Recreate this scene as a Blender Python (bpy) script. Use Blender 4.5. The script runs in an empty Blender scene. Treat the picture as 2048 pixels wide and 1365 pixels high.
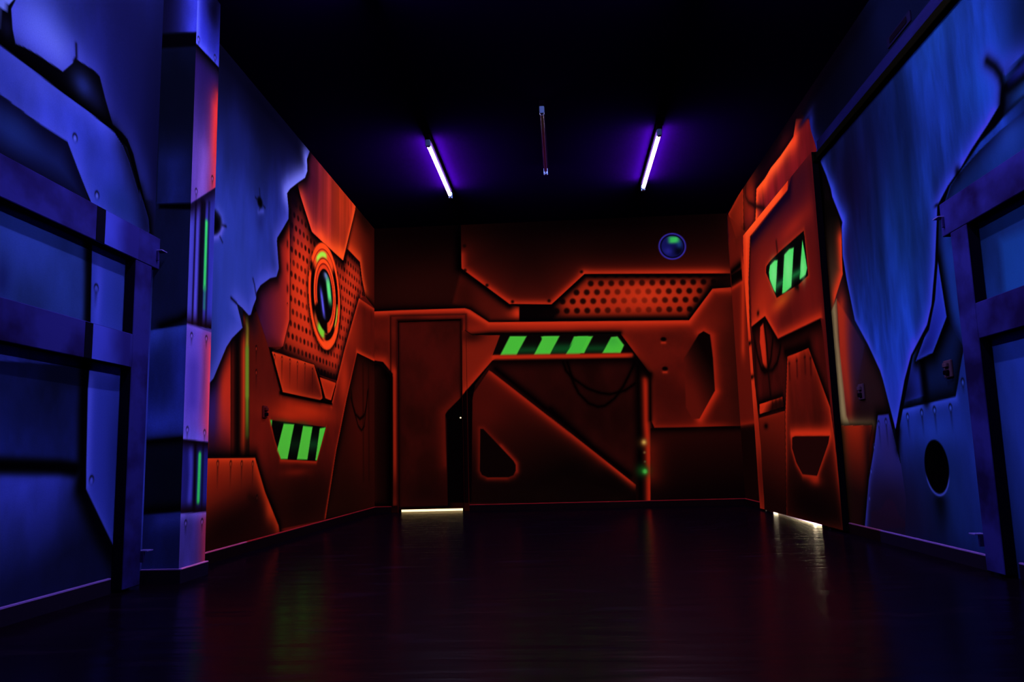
import bpy, math
import numpy as np
from mathutils import Matrix, Vector

# ------------------------------------------------------------------ camera
PIX = 1600.0
YAW, PIT, ROL = -0.06000811, 0.14444718, -0.02640708
EYE = 0.565                       # eye height over the floor
XL, XR, YB = -2.0808, 1.9122, 8.8 # left wall, right wall, back wall
ZC = 2.643 + EYE                  # ceiling height
_F = np.array([math.sin(YAW)*math.cos(PIT), math.cos(YAW)*math.cos(PIT), math.sin(PIT)])
_r = np.array([math.cos(YAW), -math.sin(YAW), 0.0]); _u = np.cross(_r, _F)
_c, _s = math.cos(ROL), math.sin(ROL)
_R, _U = _c*_r + _s*_u, -_s*_r + _c*_u
scene = bpy.context.scene
COL = scene.collection
cam_data = bpy.data.cameras.new('camera'); cam = bpy.data.objects.new('camera', cam_data); COL.objects.link(cam)
cam_data.sensor_width = 36.0; cam_data.lens = PIX/2048*36; cam_data.clip_start = 0.05
M = Matrix(((_R[0], _U[0], -_F[0], 0), (_R[1], _U[1], -_F[1], 0), (_R[2], _U[2], -_F[2], EYE), (0, 0, 0, 1)))
cam.matrix_world = M
scene.camera = cam

# ------------------------------------------------------------------ world, exposure
world = bpy.data.worlds.new('night'); scene.world = world; world.use_nodes = True
world.node_tree.nodes['Background'].inputs[0].default_value = (0.01, 0.004, 0.03, 1)
world.node_tree.nodes['Background'].inputs[1].default_value = 0.02
scene.view_settings.view_transform = 'Standard'; scene.view_settings.look = 'None'
scene.view_settings.gamma = 1.0; scene.view_settings.use_curve_mapping = False
scene.view_settings.exposure = 0.0
TUBE = 520.0                        # radiance of a lit tube
TUBE_COL = (0.72, 0.56, 1.0)
TUBE_R = 0.0145
EXPO = 0.8
LAMPS = [(-1.022, 6.24, 7.52), (0.865, 6.26, 7.56), (-1.022, 2.70, 3.98), (0.865, 2.70, 3.98)]
def tube_light(P, n):
    """light arriving at points P with unit normal n from the lit tubes (per pi), so that colours read off the photograph can be turned into paint"""
    P = np.asarray(P, float); E = np.zeros(len(P)); n = np.asarray(n, float)
    for (x, y0, y1) in LAMPS:
        ys = np.linspace(y0, y1, 9)[:-1]+(y1-y0)/16
        for y in ys:
            d = np.array([x, y, ZC-0.078])-P; r2 = (d*d).sum(1); r = np.sqrt(r2)
            c = np.maximum(d@n, 0)/r; si = np.sqrt(np.maximum(1-(d[:, 1]/r)**2, 0))
            E += si*c/r2*(y1-y0)/8
    return TUBE*2*TUBE_R/math.pi*E

def ray(x, y):
    return _F + _R*(x-1024)/PIX - _U*(y-682.5)/PIX
def onX(X, x, y): d = ray(x, y); p = d*X/d[0]; return (p[1], p[2]+EYE)
def onY(Y, x, y): d = ray(x, y); p = d*Y/d[1]; return (p[0], p[2]+EYE)

# ------------------------------------------------------------------ small helpers
def link(o, parent=None):
    COL.objects.link(o)
    if parent is not None: o.parent = parent
    return o
def tag(o, label=None, cat=None, group=None, kind=None):
    if label: o['label'] = label
    if cat: o['category'] = cat
    if group: o['group'] = group
    if kind: o['kind'] = kind
    return o
def empty(name, loc, label, cat, group=None):
    o = bpy.data.objects.new(name, None); o.location = loc; o.empty_display_size = 0.1
    return tag(link(o), label, cat, group)
class MB:
    """collects boxes, prisms and tubes, then becomes one mesh object"""
    def __init__(s): s.v = []; s.f = []
    def add(s, v, f):
        b = len(s.v); s.v += [tuple(p) for p in v]; s.f += [tuple(i+b for i in q) for q in f]; return s
    def box(s, x0, x1, y0, y1, z0, z1, bev=0.0):
        if bev <= 0:
            v = [(x, y, z) for z in (z0, z1) for y in (y0, y1) for x in (x0, x1)]
            return s.add(v, [(0,2,3,1),(4,5,7,6),(0,1,5,4),(2,6,7,3),(0,4,6,2),(1,3,7,5)])
        b = bev; v = []; idx = {}
        for sx in (0,1):
            for sy in (0,1):
                for sz in (0,1):
                    X, Y, Z = (x0, x1)[sx], (y0, y1)[sy], (z0, z1)[sz]
                    dx, dy, dz = b*(1-2*sx), b*(1-2*sy), b*(1-2*sz)
                    for a, p in (('x', (X, Y+dy, Z+dz)), ('y', (X+dx, Y, Z+dz)), ('z', (X+dx, Y+dy, Z))):
                        idx[(sx,sy,sz,a)] = len(v); v.append(p)
        f = []
        g = lambda *k: idx[k]
        for t in (0,1):
            f.append(tuple(g(t,a,b_,'x') for a,b_ in ((0,0),(0,1),(1,1),(1,0))))
            f.append(tuple(g(a,t,b_,'y') for a,b_ in ((0,0),(0,1),(1,1),(1,0))))
            f.append(tuple(g(a,b_,t,'z') for a,b_ in ((0,0),(0,1),(1,1),(1,0))))
        for p in (0,1):
            for q in (0,1):
                f.append((g(p,q,0,'x'),g(p,q,1,'x'),g(p,q,1,'y'),g(p,q,0,'y')))
                f.append((g(p,0,q,'x'),g(p,1,q,'x'),g(p,1,q,'z'),g(p,0,q,'z')))
                f.append((g(0,p,q,'y'),g(1,p,q,'y'),g(1,p,q,'z'),g(0,p,q,'z')))
                for r in (0,1): f.append((g(p,q,r,'x'),g(p,q,r,'y'),g(p,q,r,'z')))
        return s.add(v, f)
    def cyl(s, p0, p1, r, n=16, r1=None):
        p0, p1 = Vector(p0), Vector(p1); d = (p1-p0).normalized()
        a = d.orthogonal().normalized(); b = d.cross(a); r1 = r if r1 is None else r1
        v = []
        for p, q in ((p0, r), (p1, r1)):
            v += [p + (a*math.cos(t)+b*math.sin(t))*q for t in (2*math.pi*i/n for i in range(n))]
        f = [(i, (i+1) % n, n+(i+1) % n, n+i) for i in range(n)]
        f += [tuple(range(n))[::-1], tuple(range(n, 2*n))]
        return s.add(v, f)
    def build(s, name, mat, parent=None, loc=None):
        me = bpy.data.meshes.new(name)
        off = Vector(loc) if loc is not None else Vector((0, 0, 0))
        me.from_pydata([Vector(p)-off for p in s.v], [], s.f); me.materials.append(mat)
        import bmesh
        bm = bmesh.new(); bm.from_mesh(me); bmesh.ops.recalc_face_normals(bm, faces=bm.faces); bm.to_mesh(me); bm.free()
        o = bpy.data.objects.new(name, me)
        if loc is not None: o.location = off
        return link(o, parent)

# ------------------------------------------------------------------ materials
def mat(name, col, rough=0.6, spec=0.3, metal=0.0, noise=None, bump=None, emit=None, estr=0.0):
    m = bpy.data.materials.new(name); m.use_nodes = True; nt = m.node_tree; b = nt.nodes['Principled BSDF']
    b.inputs['Base Color'].default_value = (*col, 1); b.inputs['Roughness'].default_value = rough
    b.inputs['Specular IOR Level'].default_value = spec; b.inputs['Metallic'].default_value = metal
    tc = nt.nodes.new('ShaderNodeTexCoord')
    if noise:   # (scale xyz, colour 2, low, high)
        mp = nt.nodes.new('ShaderNodeMapping'); mp.inputs['Scale'].default_value = noise[0]
        nz = nt.nodes.new('ShaderNodeTexNoise'); nz.inputs['Scale'].default_value = 1.0; nz.inputs['Detail'].default_value = 5
        cr = nt.nodes.new('ShaderNodeValToRGB')
        cr.color_ramp.elements[0].position = noise[2]; cr.color_ramp.elements[1].position = noise[3]
        cr.color_ramp.elements[0].color = (*col, 1); cr.color_ramp.elements[1].color = (*noise[1], 1)
        nt.links.new(tc.outputs['Object'], mp.inputs[0]); nt.links.new(mp.outputs[0], nz.inputs['Vector'])
        nt.links.new(nz.outputs['Fac'], cr.inputs[0]); nt.links.new(cr.outputs[0], b.inputs['Base Color'])
    if bump:    # (scale xyz, strength, distance)
        mp2 = nt.nodes.new('ShaderNodeMapping'); mp2.inputs['Scale'].default_value = bump[0]
        n2 = nt.nodes.new('ShaderNodeTexNoise'); n2.inputs['Scale'].default_value = 1.0; n2.inputs['Detail'].default_value = 3
        bp = nt.nodes.new('ShaderNodeBump'); bp.inputs['Strength'].default_value = bump[1]; bp.inputs['Distance'].default_value = bump[2]
        nt.links.new(tc.outputs['Object'], mp2.inputs[0]); nt.links.new(mp2.outputs[0], n2.inputs['Vector'])
        nt.links.new(n2.outputs['Fac'], bp.inputs['Height']); nt.links.new(bp.outputs[0], b.inputs['Normal'])
    if emit:
        b.inputs['Emission Color'].default_value = (*emit, 1); b.inputs['Emission Strength'].default_value = estr
    return m
def lin(c):
    c = np.asarray(c, float)/255.0
    return np.where(c <= 0.04045, c/12.92, ((c+0.055)/1.055)**2.4)
def paint_rgb(c, e=1.3): return tuple(np.clip(lin(c)/(np.array(TUBE_COL)*e), 0, 0.92))

mural = bpy.data.materials.new('mural_paint'); mural.use_nodes = True
_nt = mural.node_tree; _b = _nt.nodes['Principled BSDF']
_b.inputs['Roughness'].default_value = 0.75; _b.inputs['Specular IOR Level'].default_value = 0.0
_at = _nt.nodes.new('ShaderNodeAttribute'); _at.attribute_name = 'paint'
_tc = _nt.nodes.new('ShaderNodeTexCoord'); _nz = _nt.nodes.new('ShaderNodeTexNoise'); _nz.inputs['Scale'].default_value = 160; _nz.inputs['Detail'].default_value = 2
_mr = _nt.nodes.new('ShaderNodeMapRange'); _mr.inputs['From Min'].default_value = 0.3; _mr.inputs['From Max'].default_value = 0.7
_mr.inputs['To Min'].default_value = 0.93; _mr.inputs['To Max'].default_value = 1.05
_mx = _nt.nodes.new('ShaderNodeVectorMath'); _mx.operation = 'SCALE'
_bp = _nt.nodes.new('ShaderNodeBump'); _bp.inputs['Strength'].default_value = 0.12; _bp.inputs['Distance'].default_value = 0.002
_nt.links.new(_tc.outputs['Object'], _nz.inputs['Vector']); _nt.links.new(_nz.outputs['Fac'], _mr.inputs['Value'])
_nt.links.new(_at.outputs['Color'], _mx.inputs[0]); _nt.links.new(_mr.outputs[0], _mx.inputs['Scale'])
_nt.links.new(_mx.outputs[0], _b.inputs['Base Color']); _nt.links.new(_nz.outputs['Fac'], _bp.inputs['Height'])
_nt.links.new(_bp.outputs[0], _b.inputs['Normal'])

m_ceiling = mat('ceiling_paint', (0.0016, 0.00005, 0.0085), 0.9, 0.0)
m_floor = mat('floor_vinyl', (0.0014, 0.0005, 0.0024), 0.22, 0.018, noise=((2.5, 7, 3), (0.0055, 0.0028, 0.0085), 0.58, 0.85), bump=((1.6, 10, 1), 0.5, 0.010))
m_base = mat('baseboard_paint', paint_rgb((15, 8, 34)), 0.7, 0.0)
m_base_top_lit = mat('baseboard_top_lit', paint_rgb((92, 62, 178)), 0.7, 0.0)  # brighter top strip: light from above put into the board's colour
m_base_red = mat('baseboard_red_paint', paint_rgb((13, 4, 12)), 0.7, 0.0)
m_base_red_top_lit = mat('baseboard_red_top_lit', paint_rgb((130, 24, 40)), 0.7, 0.0)
m_wood = mat('painted_timber', paint_rgb((30, 26, 122), 1.6), 0.8, 0.0, noise=((2.2, 3.2, 4), paint_rgb((17, 9, 62), 1.6), 0.4, 0.62), bump=((8, 4, 60), 0.06, 0.002))
m_wood_shade = mat('timber_shaded_side', paint_rgb((7, 5, 30)), 0.9, 0.0)  # shade of the unlit sides and undersides, put into the timber colour
m_wood_dark = mat('painted_timber_stripe', paint_rgb((5, 4, 22)), 0.8, 0.0)
m_wood_blue = mat('painted_timber_blue', paint_rgb((40, 44, 190), 1.6), 0.8, 0.0)
def _fade(m, y0, y1, ca, cb):
    nt = m.node_tree; tc = nt.nodes.new('ShaderNodeTexCoord'); sp = nt.nodes.new('ShaderNodeSeparateXYZ'); mr = nt.nodes.new('ShaderNodeMapRange'); cr = nt.nodes.new('ShaderNodeValToRGB')
    nz = nt.nodes.new('ShaderNodeTexNoise'); nz.inputs['Scale'].default_value = 6; mx = nt.nodes.new('ShaderNodeMath'); mx.operation = 'MULTIPLY_ADD'; mx.inputs[1].default_value = 0.5
    mr.inputs['From Min'].default_value = y0; mr.inputs['From Max'].default_value = y1; cr.color_ramp.elements[0].color = (*ca, 1); cr.color_ramp.elements[1].color = (*cb, 1); cr.color_ramp.elements[1].position = 1.0
    cr.color_ramp.interpolation = 'EASE'
    nt.links.new(tc.outputs['Object'], sp.inputs[0]); nt.links.new(sp.outputs['Y'], mr.inputs['Value']); nt.links.new(tc.outputs['Object'], nz.inputs['Vector'])
    nt.links.new(nz.outputs['Fac'], mx.inputs[0]); nt.links.new(mr.outputs[0], mx.inputs[2]); sb = nt.nodes.new('ShaderNodeMath'); sb.operation = 'SUBTRACT'; sb.inputs[1].default_value = 0.25
    nt.links.new(mx.outputs[0], sb.inputs[0]); nt.links.new(sb.outputs[0], cr.inputs[0]); nt.links.new(cr.outputs[0], nt.nodes['Principled BSDF'].inputs['Base Color'])
_fade(m_wood_blue, 3.32, 3.60, paint_rgb((50, 54, 205), 1.6), paint_rgb((27, 22, 110), 1.6))
m_black = mat('black_metal', (0.0012, 0.0012, 0.0006), 0.9, 0.0)
m_blackwood = mat('black_edge', (0.0015, 0.001, 0.003), 0.8, 0.0)
m_batten = mat('batten_housing', (0.002, 0.001, 0.004), 0.9, 0.0)
m_cap = mat('lamp_end_cap', (0.10, 0.20, 0.42), 0.5, 0.1)
m_bracket = mat('painted_bracket', paint_rgb((24, 18, 90)), 0.7, 0.0)
m_bracket_hi = mat('painted_bracket_lip', paint_rgb((70, 58, 170)), 0.7, 0.0)
m_socket = mat('painted_socket_purple', paint_rgb((48, 30, 66)), 0.7, 0.0)
m_socket_red = mat('painted_socket_maroon', paint_rgb((70, 14, 22)), 0.7, 0.0)
m_plate = mat('painted_plate', paint_rgb((14, 10, 50), 2.6), 0.7, 0.0)
m_tube = mat('uv_tube_lit', (0.02, 0.02, 0.02), emit=TUBE_COL, estr=TUBE)
m_tube_off = mat('uv_tube_dark', (0.012, 0.002, 0.014), 0.15, 0.25)
m_room = mat('pale_plaster', (0.4, 0.36, 0.28), 0.8, 0.1)
m_roomfloor = mat('pale_tile', (0.8, 0.75, 0.6), 0.6, 0.2)

# ------------------------------------------------------------------ mural painter
_rng = np.random.default_rng(7)
_grid = _rng.random((64, 64))
def vnoise(x, y):
    xi = np.floor(x).astype(int); yi = np.floor(y).astype(int); fx = x-xi; fy = y-yi
    fx = fx*fx*(3-2*fx); fy = fy*fy*(3-2*fy)
    g = lambda a, b: _grid[a % 64, b % 64]
    return (g(xi, yi)*(1-fx)+g(xi+1, yi)*fx)*(1-fy) + (g(xi, yi+1)*(1-fx)+g(xi+1, yi+1)*fx)*fy
def fbm(x, y, o=4):
    s = 0; a = 0.5
    for k in range(o):
        s = s + a*vnoise(x*2**k+17*k, y*2**k+5*k); a *= 0.5
    return s
CROP = {'Z1': (0, 0, 3.412), 'Z2': (0, 380, 3.25), 'Z3': (0, 780, 2.967), 'Z4': (400, 150, 3.33), 'Z5': (400, 540, 5.12), 'Z6': (400, 780, 4.015),
        'b1': (740, 420, 4.265), 'b2': (1100, 420, 4.265), 'b3': (740, 720, 4.015), 'b4': (1100, 720, 4.014), 'b5': (880, 780, 5.25),
        'r5': (1440, 180, 3.59), 'r6': (1440, 540, 4.267), 'r7': (1440, 820, 4.267), 'r8': (1640, 0, 2.73), 's1': (1640, 380, 3.41), 's2': (1640, 760, 3.25),
        'A': (540, 340, 6.205), 'B': (540, 540, 5.686), 'C': (1480, 220, 6.825), 'D': (1480, 400, 6.205), 'E': (1480, 600, 5.686), 'G': (1780, 60, 3.79),
        'H': (150, 380, 7.584), 'K': (280, 360, 4.55), 'N': (280, 620, 4.875), 'P': (1700, 700, 6.827), 'Q': (0, 560, 4.55)}
def px(s):
    """'A 1,2 3,4 | Z1 5,6' -> frame pixels; points read off magnified views of the photograph"""
    out = []
    for part in s.split('|'):
        t = part.split()
        if t[0] in CROP: ox, oy, k = CROP[t[0]]; t = t[1:]
        else: ox, oy, k = 0, 0, 1.0
        for q in t:
            a, b = q.split(','); out.append((ox+float(a)/k, oy+float(b)/k))
    return out
class Canvas:
    def __init__(s, us, vs, to_uv, base, vscale=1.0):
        s.us, s.vs = us, vs; s.to = to_uv
        U, V = np.meshgrid(us, vs, indexing='ij'); s.U = U.ravel(); s.V = V.ravel()
        s.c = np.tile(np.array(base, float), (s.U.size, 1)); s.id = np.zeros(s.U.size, int); s.names = [None]
        s.shape = U.shape
    def uv(s, p):
        if isinstance(p, str): p = px(p)
        return np.array([s.to(*q) for q in p])
    def _sub(s, P, m):
        k = (s.U > P[:,0].min()-m) & (s.U < P[:,0].max()+m) & (s.V > P[:,1].min()-m) & (s.V < P[:,1].max()+m)
        return np.nonzero(k)[0]
    def _seg(s, i, P, closed):
        x, y = s.U[i], s.V[i]; d = np.full(i.size, 1e9); ins = np.zeros(i.size, bool); n = len(P)
        for k in range(n if closed else n-1):
            a, b = P[k], P[(k+1) % n]; e = b-a; L = e@e + 1e-12
            t = np.clip(((x-a[0])*e[0]+(y-a[1])*e[1])/L, 0, 1)
            d = np.minimum(d, (x-a[0]-t*e[0])**2+(y-a[1]-t*e[1])**2)
            if closed and a[1] != b[1]:
                c = ((a[1] > y) != (b[1] > y)); ins ^= c & (x < (b[0]-a[0])*(y-a[1])/(b[1]-a[1])+a[0])
        d = np.sqrt(d); return np.where(ins, -d, d)
    def inside(s, i, clip):
        if clip is None: return 1.0
        d = s._seg(i, s.uv(clip), True); return np.clip(0.5-d/0.008, 0, 1)
    def mix(s, i, a, col):
        a = np.clip(a, 0, 1)[:, None]; s.c[i] = s.c[i]*(1-a) + np.asarray(col, float)*a
    def panel(s, p, base=None, rim=None, sh=None, soft=0.006, name=None, grad=None, inner=None, keep=1.0, label=None):
        """filled outline: sh=(width, amount) dark spray outside; rim=(colour, width, amount) bright spray inside its edge; grad=(px0,c0,px1,c1)"""
        P = s.uv(p); m = 0.02 + (sh[0]*2.5 if sh else 0); i = s._sub(P, m)
        if i.size == 0: return
        d = s._seg(i, P, True)
        if sh: s.mix(i, np.where(d > 0, sh[1]*np.exp(-(np.maximum(d, 0)/sh[0])**1.6), 0), sh[2] if len(sh) > 2 else (2, 1, 4))
        a = np.clip(0.5-d/soft, 0, 1)*keep
        if base is not None or grad:
            if grad:
                (a0, c0, a1, c1) = grad; q0, q1 = s.uv([a0, a1]); e = q1-q0
                t = np.clip(((s.U[i]-q0[0])*e[0]+(s.V[i]-q0[1])*e[1])/(e@e), 0, 1)[:, None]
                col = np.array(c0, float)*(1-t)+np.array(c1, float)*t
                s.c[i] = s.c[i]*(1-a[:, None]) + col*a[:, None]
            else: s.mix(i, a, base)
        if rim: s.mix(i, a*rim[2]*np.exp(-(np.maximum(-d, 0)/rim[1])**1.1), rim[0])
        if inner: s.mix(i, a*inner[2]*np.exp(-(np.maximum(-d, 0)/inner[1])**1.4), inner[0])
        if name:
            s.names.append((name, label)); s.id[i[d < 0]] = len(s.names)-1
    def stroke(s, p, col, w, amt=1.0, clip=None, power=1.6, closed=False, no=None):
        P = s.uv(p); i = s._sub(P, w*2.6+0.02)
        if i.size == 0: return
        d = np.abs(s._seg(i, P, closed)); a = amt*np.exp(-(d/w)**power)*s.inside(i, clip)
        if no is not None: a = a*(1-s.inside(i, no))
        s.mix(i, a, col)
    def blob(s, c, r, col, amt=1.0, clip=None, power=2.0):
        """soft sprayed spot; c centre and r=(rx, ry) read in frame pixels"""
        q = s.uv([c, (c[0]+r[0], c[1]), (c[0]-r[0], c[1]), (c[0], c[1]-r[1])])
        ru = abs(q[1][0]-q[2][0])/2; rv = abs(q[3][1]-q[0][1])
        i = np.nonzero((abs(s.U-q[0][0]) < ru*2.2) & (abs(s.V-q[0][1]) < rv*2.2))[0]
        if i.size == 0: return
        e = np.sqrt(((s.U[i]-q[0][0])/ru)**2+((s.V[i]-q[0][1])/rv)**2)
        s.mix(i, amt*np.exp(-e**power)*s.inside(i, clip), col)
    def rivet(s, c, r=0.014, drip=0.0, dark=(6, 3, 10), lite=None):
        r = min(r, 0.016); q = s.uv([c])[0]; i = np.nonzero((abs(s.U-q[0]) < r*4) & (s.V < q[1]+r*3) & (s.V > q[1]-r*3-drip*1.2))[0]
        if i.size == 0: return
        du, dv = s.U[i]-q[0], s.V[i]-q[1]; e = np.hypot(du, dv*0.8)
        if drip: s.mix(i, 0.45*np.exp(-(du/(r*0.7))**2)*np.clip(-dv/r, 0, 1)*np.clip(1+dv/drip, 0, 1), dark)
        s.mix(i, 0.75*np.exp(-((e-r)/(r*0.30))**2)*(0.55+0.45*np.clip(dv/r, -1, 1)), dark)
        if lite: s.mix(i, 0.6*np.exp(-(e/(r*0.5))**2), lite)
    def mottle(s, clip, fx, fy, lo, hi, k=None):
        """cloudy brush unevenness: multiplies brightness between lo and hi"""
        if clip is None: i = np.arange(s.U.size); m = 1.0
        else: P = s.uv(clip); i = s._sub(P, 0.05); m = s.inside(i, clip)
        n = np.clip((fbm(s.U[i]*fx+3, s.V[i]*fy+9, 5)-0.30)/0.36, 0, 1)
        g = lo+(hi-lo)*n; g = 1+(g-1)*m
        s.c[i] *= g[:, None]
    def build(s, parent_name, to3d, flip=False, drop=None, split=True, kind='structure', parent=None, nrm=None, dim=1.0, deep=0.22):
        nu, nv = s.shape; idx = np.arange(nu*nv).reshape(nu, nv)
        q = np.stack([idx[:-1, :-1], idx[1:, :-1], idx[1:, 1:], idx[:-1, 1:]], -1).reshape(-1, 4)
        if flip: q = q[:, ::-1]
        cu = s.U[q].mean(1); cv = s.V[q].mean(1); keep = np.ones(len(q), bool)
        for (u0, u1, v0, v1) in (drop or []): keep &= ~((cu > u0) & (cu < u1) & (cv > v0) & (cv < v1))
        q = q[keep]; fid = np.sort(s.id[q], 1)[:, 2]
        P = to3d(s.U, s.V)
        E = np.maximum(tube_light(P, nrm), 0.02)[:, None]**EXPO*np.array(TUBE_COL)*1.06+0.03*np.array((1.0, 0.6, 1.2))
        c = np.clip(s.c, 0, 255)*dim; c[:, 1] += 0.028*np.clip(c[:, 0]-c[:, 2], 0, 255); k = (np.maximum(c.max(1), 1)/255)**deep
        rgb = np.clip(lin(c*k[:, None])/E, 0, 0.92)
        root = None
        for k in range(len(s.names)):
            if not split and k: break
            qq = q[fid == k] if split else q
            if len(qq) < (1 if k == 0 else 6): continue
            vid, inv = np.unique(qq, return_inverse=True); n = len(qq)
            name = parent_name if k == 0 else s.names[k][0]
            me = bpy.data.meshes.new(name); me.vertices.add(len(vid)); me.vertices.foreach_set('co', P[vid].astype(np.float32).ravel())
            me.loops.add(n*4); me.loops.foreach_set('vertex_index', inv.ravel().astype(np.int32))
            me.polygons.add(n); me.polygons.foreach_set('loop_start', (np.arange(n)*4).astype(np.int32)); me.polygons.foreach_set('loop_total', np.full(n, 4, np.int32))
            me.update(calc_edges=True)
            at = me.color_attributes.new('paint', 'FLOAT_COLOR', 'POINT')
            at.data.foreach_set('color', np.concatenate([rgb[vid], np.ones((len(vid), 1))], 1).astype(np.float32).ravel())
            me.materials.append(mural); o = bpy.data.objects.new(name, me)
            if k == 0: root = link(o, parent); (kind and tag(o, kind=kind))
            else: link(o, root if parent is None else parent); (s.names[k][1] and tag(o, s.names[k][1]))
        return root
def steps(y0, y1, fn):
    out = [y0]
    while out[-1] < y1: out.append(out[-1]+fn(out[-1]))
    out[-1] = y1; return np.array(out)
def side_us(X, near, px_step=0.85):
    a = np.arange(-1.6, near, 0.12)
    return np.concatenate([a, steps(near, YB, lambda y: px_step*y*y/(PIX*abs(X)))])
VS = np.linspace(0, ZC, int(ZC/0.0062)+1)
UNION = {}

# ================================================================== LEFT WALL MURAL
W = Canvas(side_us(XL, 2.75), VS, lambda x, y: onX(XL, x, y), (34, 40, 150))
BLUE = (36, 46, 156)
# --- blue sheet, then everything drawn over it
W.mottle(None, 2.4, 1.0, 0.60, 1.15); W.mottle(None, 9, 2.4, 0.88, 1.12)
W.blob((480, 520), (110, 260), (44, 62, 176), 0.7)
W.blob((460, 640), (60, 150), (48, 66, 190), 0.6)
W.blob((520, 190), (110, 110), (12, 12, 58), 0.85); W.stroke('440,80 520,183 619,303 700,400', (8, 6, 36), 0.42, 0.85); W.blob((480, 300), (40, 60), (24, 30, 110), 0.6)
W.blob((260, 60), (70, 150), (18, 14, 78), 0.65)
W.blob((262, 220), (60, 140), (28, 30, 130), 0.4)
W.blob((215, 150), (70, 120), (40, 44, 180), 0.35)
W.blob((310, 300), (28, 330), (10, 8, 60), 0.6)
# red zone behind the torn sheet
RED = ('620,300 613.8,318 614.7,342 610,355.7 595,366 580,378 574,387 577,417 577,438 565,459 554.6,476 553.7,483 557.6,537 553,554 540.6,556.6 '
       '521,571 513,585 512,598.6 506,614 501.5,630 497.6,631 486,618 473,607 476,618 481,637.6 485,656 464,677 453,694 439,727.5 427,757 418,768 360,1140 751,1060 749,455')
SAVE = W.c.copy()
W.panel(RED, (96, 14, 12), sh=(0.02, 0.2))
W.panel('418,640 462,640 462,917 418,917', grad=((420, 700), (48, 30, 120), (461, 700), (200, 34, 18)), name='painted_bar', soft=0.01)
W.blob((448, 760), (14, 120), (214, 40, 20), 0.8, clip='430,660 462,660 462,912 430,912')
W.blob((425, 800), (12, 90), (60, 28, 110), 0.7, clip='418,700 462,640 462,912 418,912')
W.blob((435, 900), (60, 40), (70, 10, 14), 0.7, clip='418,640 462,640 462,912 418,912')
W.panel('461,640 500,600 500,917 461,917', (70, 10, 12), name='painted_bar')
for x, w, c, a in ((466, 0.03, (130, 22, 16), 0.8), (477, 0.075, (8, 3, 6), 1.0), (487, 0.045, (210, 48, 22), 0.95), (484, 0.02, (120, 20, 16), 0.5), (498.5, 0.03, (60, 20, 10), 0.8)):
    W.stroke([(x, 640), (x, 906)], c, w, a, clip='461,640 500,600 500,917 461,917')
W.stroke([(494.3, 634), (494.3, 790)], (176, 150, 46), 0.030, 0.95, power=2.2)
W.stroke([(494.3, 700), (494.3, 870)], (110, 150, 44), 0.030, 0.9, power=2.2)
W.blob((494, 900), (8, 50), (40, 16, 10), 0.7)
# panel with the striped window (main red body)
BODY = ('499,640 506,628 513,622 537,694 562,790 663,810 672,770 689,698 718,597 749,618 749,723 714,706 693,800 672,905 651,1040 554,1060 512,916 499,912')
W.panel(BODY, (104, 16, 13), name='painted_body_panel', soft=0.008)
W.mottle(BODY, 3, 1.5, 0.85, 1.15)
W.blob((610, 822), (60, 22), (206, 38, 16), 0.85, clip=BODY)
W.blob((580, 832), (40, 12), (214, 40, 18), 0.6, clip=BODY)
W.blob((530, 760), (30, 70), (96, 16, 16), 0.6, clip=BODY)
W.blob((508, 650), (12, 30), (60, 16, 30), 0.8, clip=BODY)
W.blob((600, 1010), (70, 80), (34, 5, 5), 0.85, clip=BODY)
W.blob((570, 1000), (20, 60), (110, 18, 10), 0.5, clip=BODY)
W.blob((700, 660), (26, 50), (176, 34, 16), 0.7, clip=BODY)
W.blob((738, 690), (22, 60), (96, 16, 10), 0.6, clip=BODY)
W.blob((688, 760), (12, 60), (190, 36, 18), 0.8, clip=BODY)
W.blob((600, 900), (30, 60), (120, 20, 12), 0.4, clip=BODY)
W.blob((610, 1010), (110, 70), (30, 4, 5), 0.9, clip=BODY); W.blob((595, 935), (10, 30), (60, 8, 7), 0.6, clip=BODY); W.blob((622, 935), (8, 30), (70, 10, 7), 0.5, clip=BODY)
W.stroke('718,598 689,698 672,770 663,808', (226, 52, 26), 0.035, 0.7, clip=BODY)
W.stroke('714,708 693,800 672,905 651,1035', (190, 34, 16), 0.03, 0.75, clip=BODY)
W.stroke('718,598 749,619', (216, 46, 22), 0.04, 0.7, clip=BODY)
W.stroke('714,705 749,722', (216, 46, 20), 0.035, 0.8, clip=BODY)
W.stroke('562,791 600,798 663,811', (196, 36, 16), 0.02, 0.55, clip=BODY)
W.stroke('640,870 632,925 560,922', (170, 30, 12), 0.02, 0.5, clip=BODY)
for x in (514, 537, 552): pass
W.rivet((512.6, 698), 0.028, 0.12, lite=(220, 50, 30)); W.rivet((512.6, 746), 0.028, 0.12, lite=(220, 50, 30))
W.stroke('511,618 536,694 562,793', (8, 2, 6), 0.05, 0.9, no=BODY)
# right lower recess with hanging cables
REC = '714.5,706.5 749,723.5 762,745 762,1060 651,1040 672,905 693,800'
W.panel(REC, (58, 9, 7), inner=((8, 2, 3), 0.09, 0.9), soft=0.008, name='painted_recess_panel')
W.blob((700, 1000), (60, 70), (24, 4, 4), 0.7, clip=REC)
W.blob((722, 840), (22, 110), (92, 14, 9), 0.55, clip=REC)
for x in (726, 737): W.stroke([(x, 730), (x+1, 960)], (24, 4, 4), 0.03, 0.5, clip=REC)
W.stroke('Z6 1215,20 1225,120 1250,200 1285,235 1320,205 1338,120 1345,20', (10, 2, 3), 0.016, 0.9, clip=REC)
W.stroke('Z6 1210,60 1240,180 1270,290 1297,328 1320,290 1330,180 1350,0', (10, 2, 3), 0.014, 0.85, clip=REC)
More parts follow.
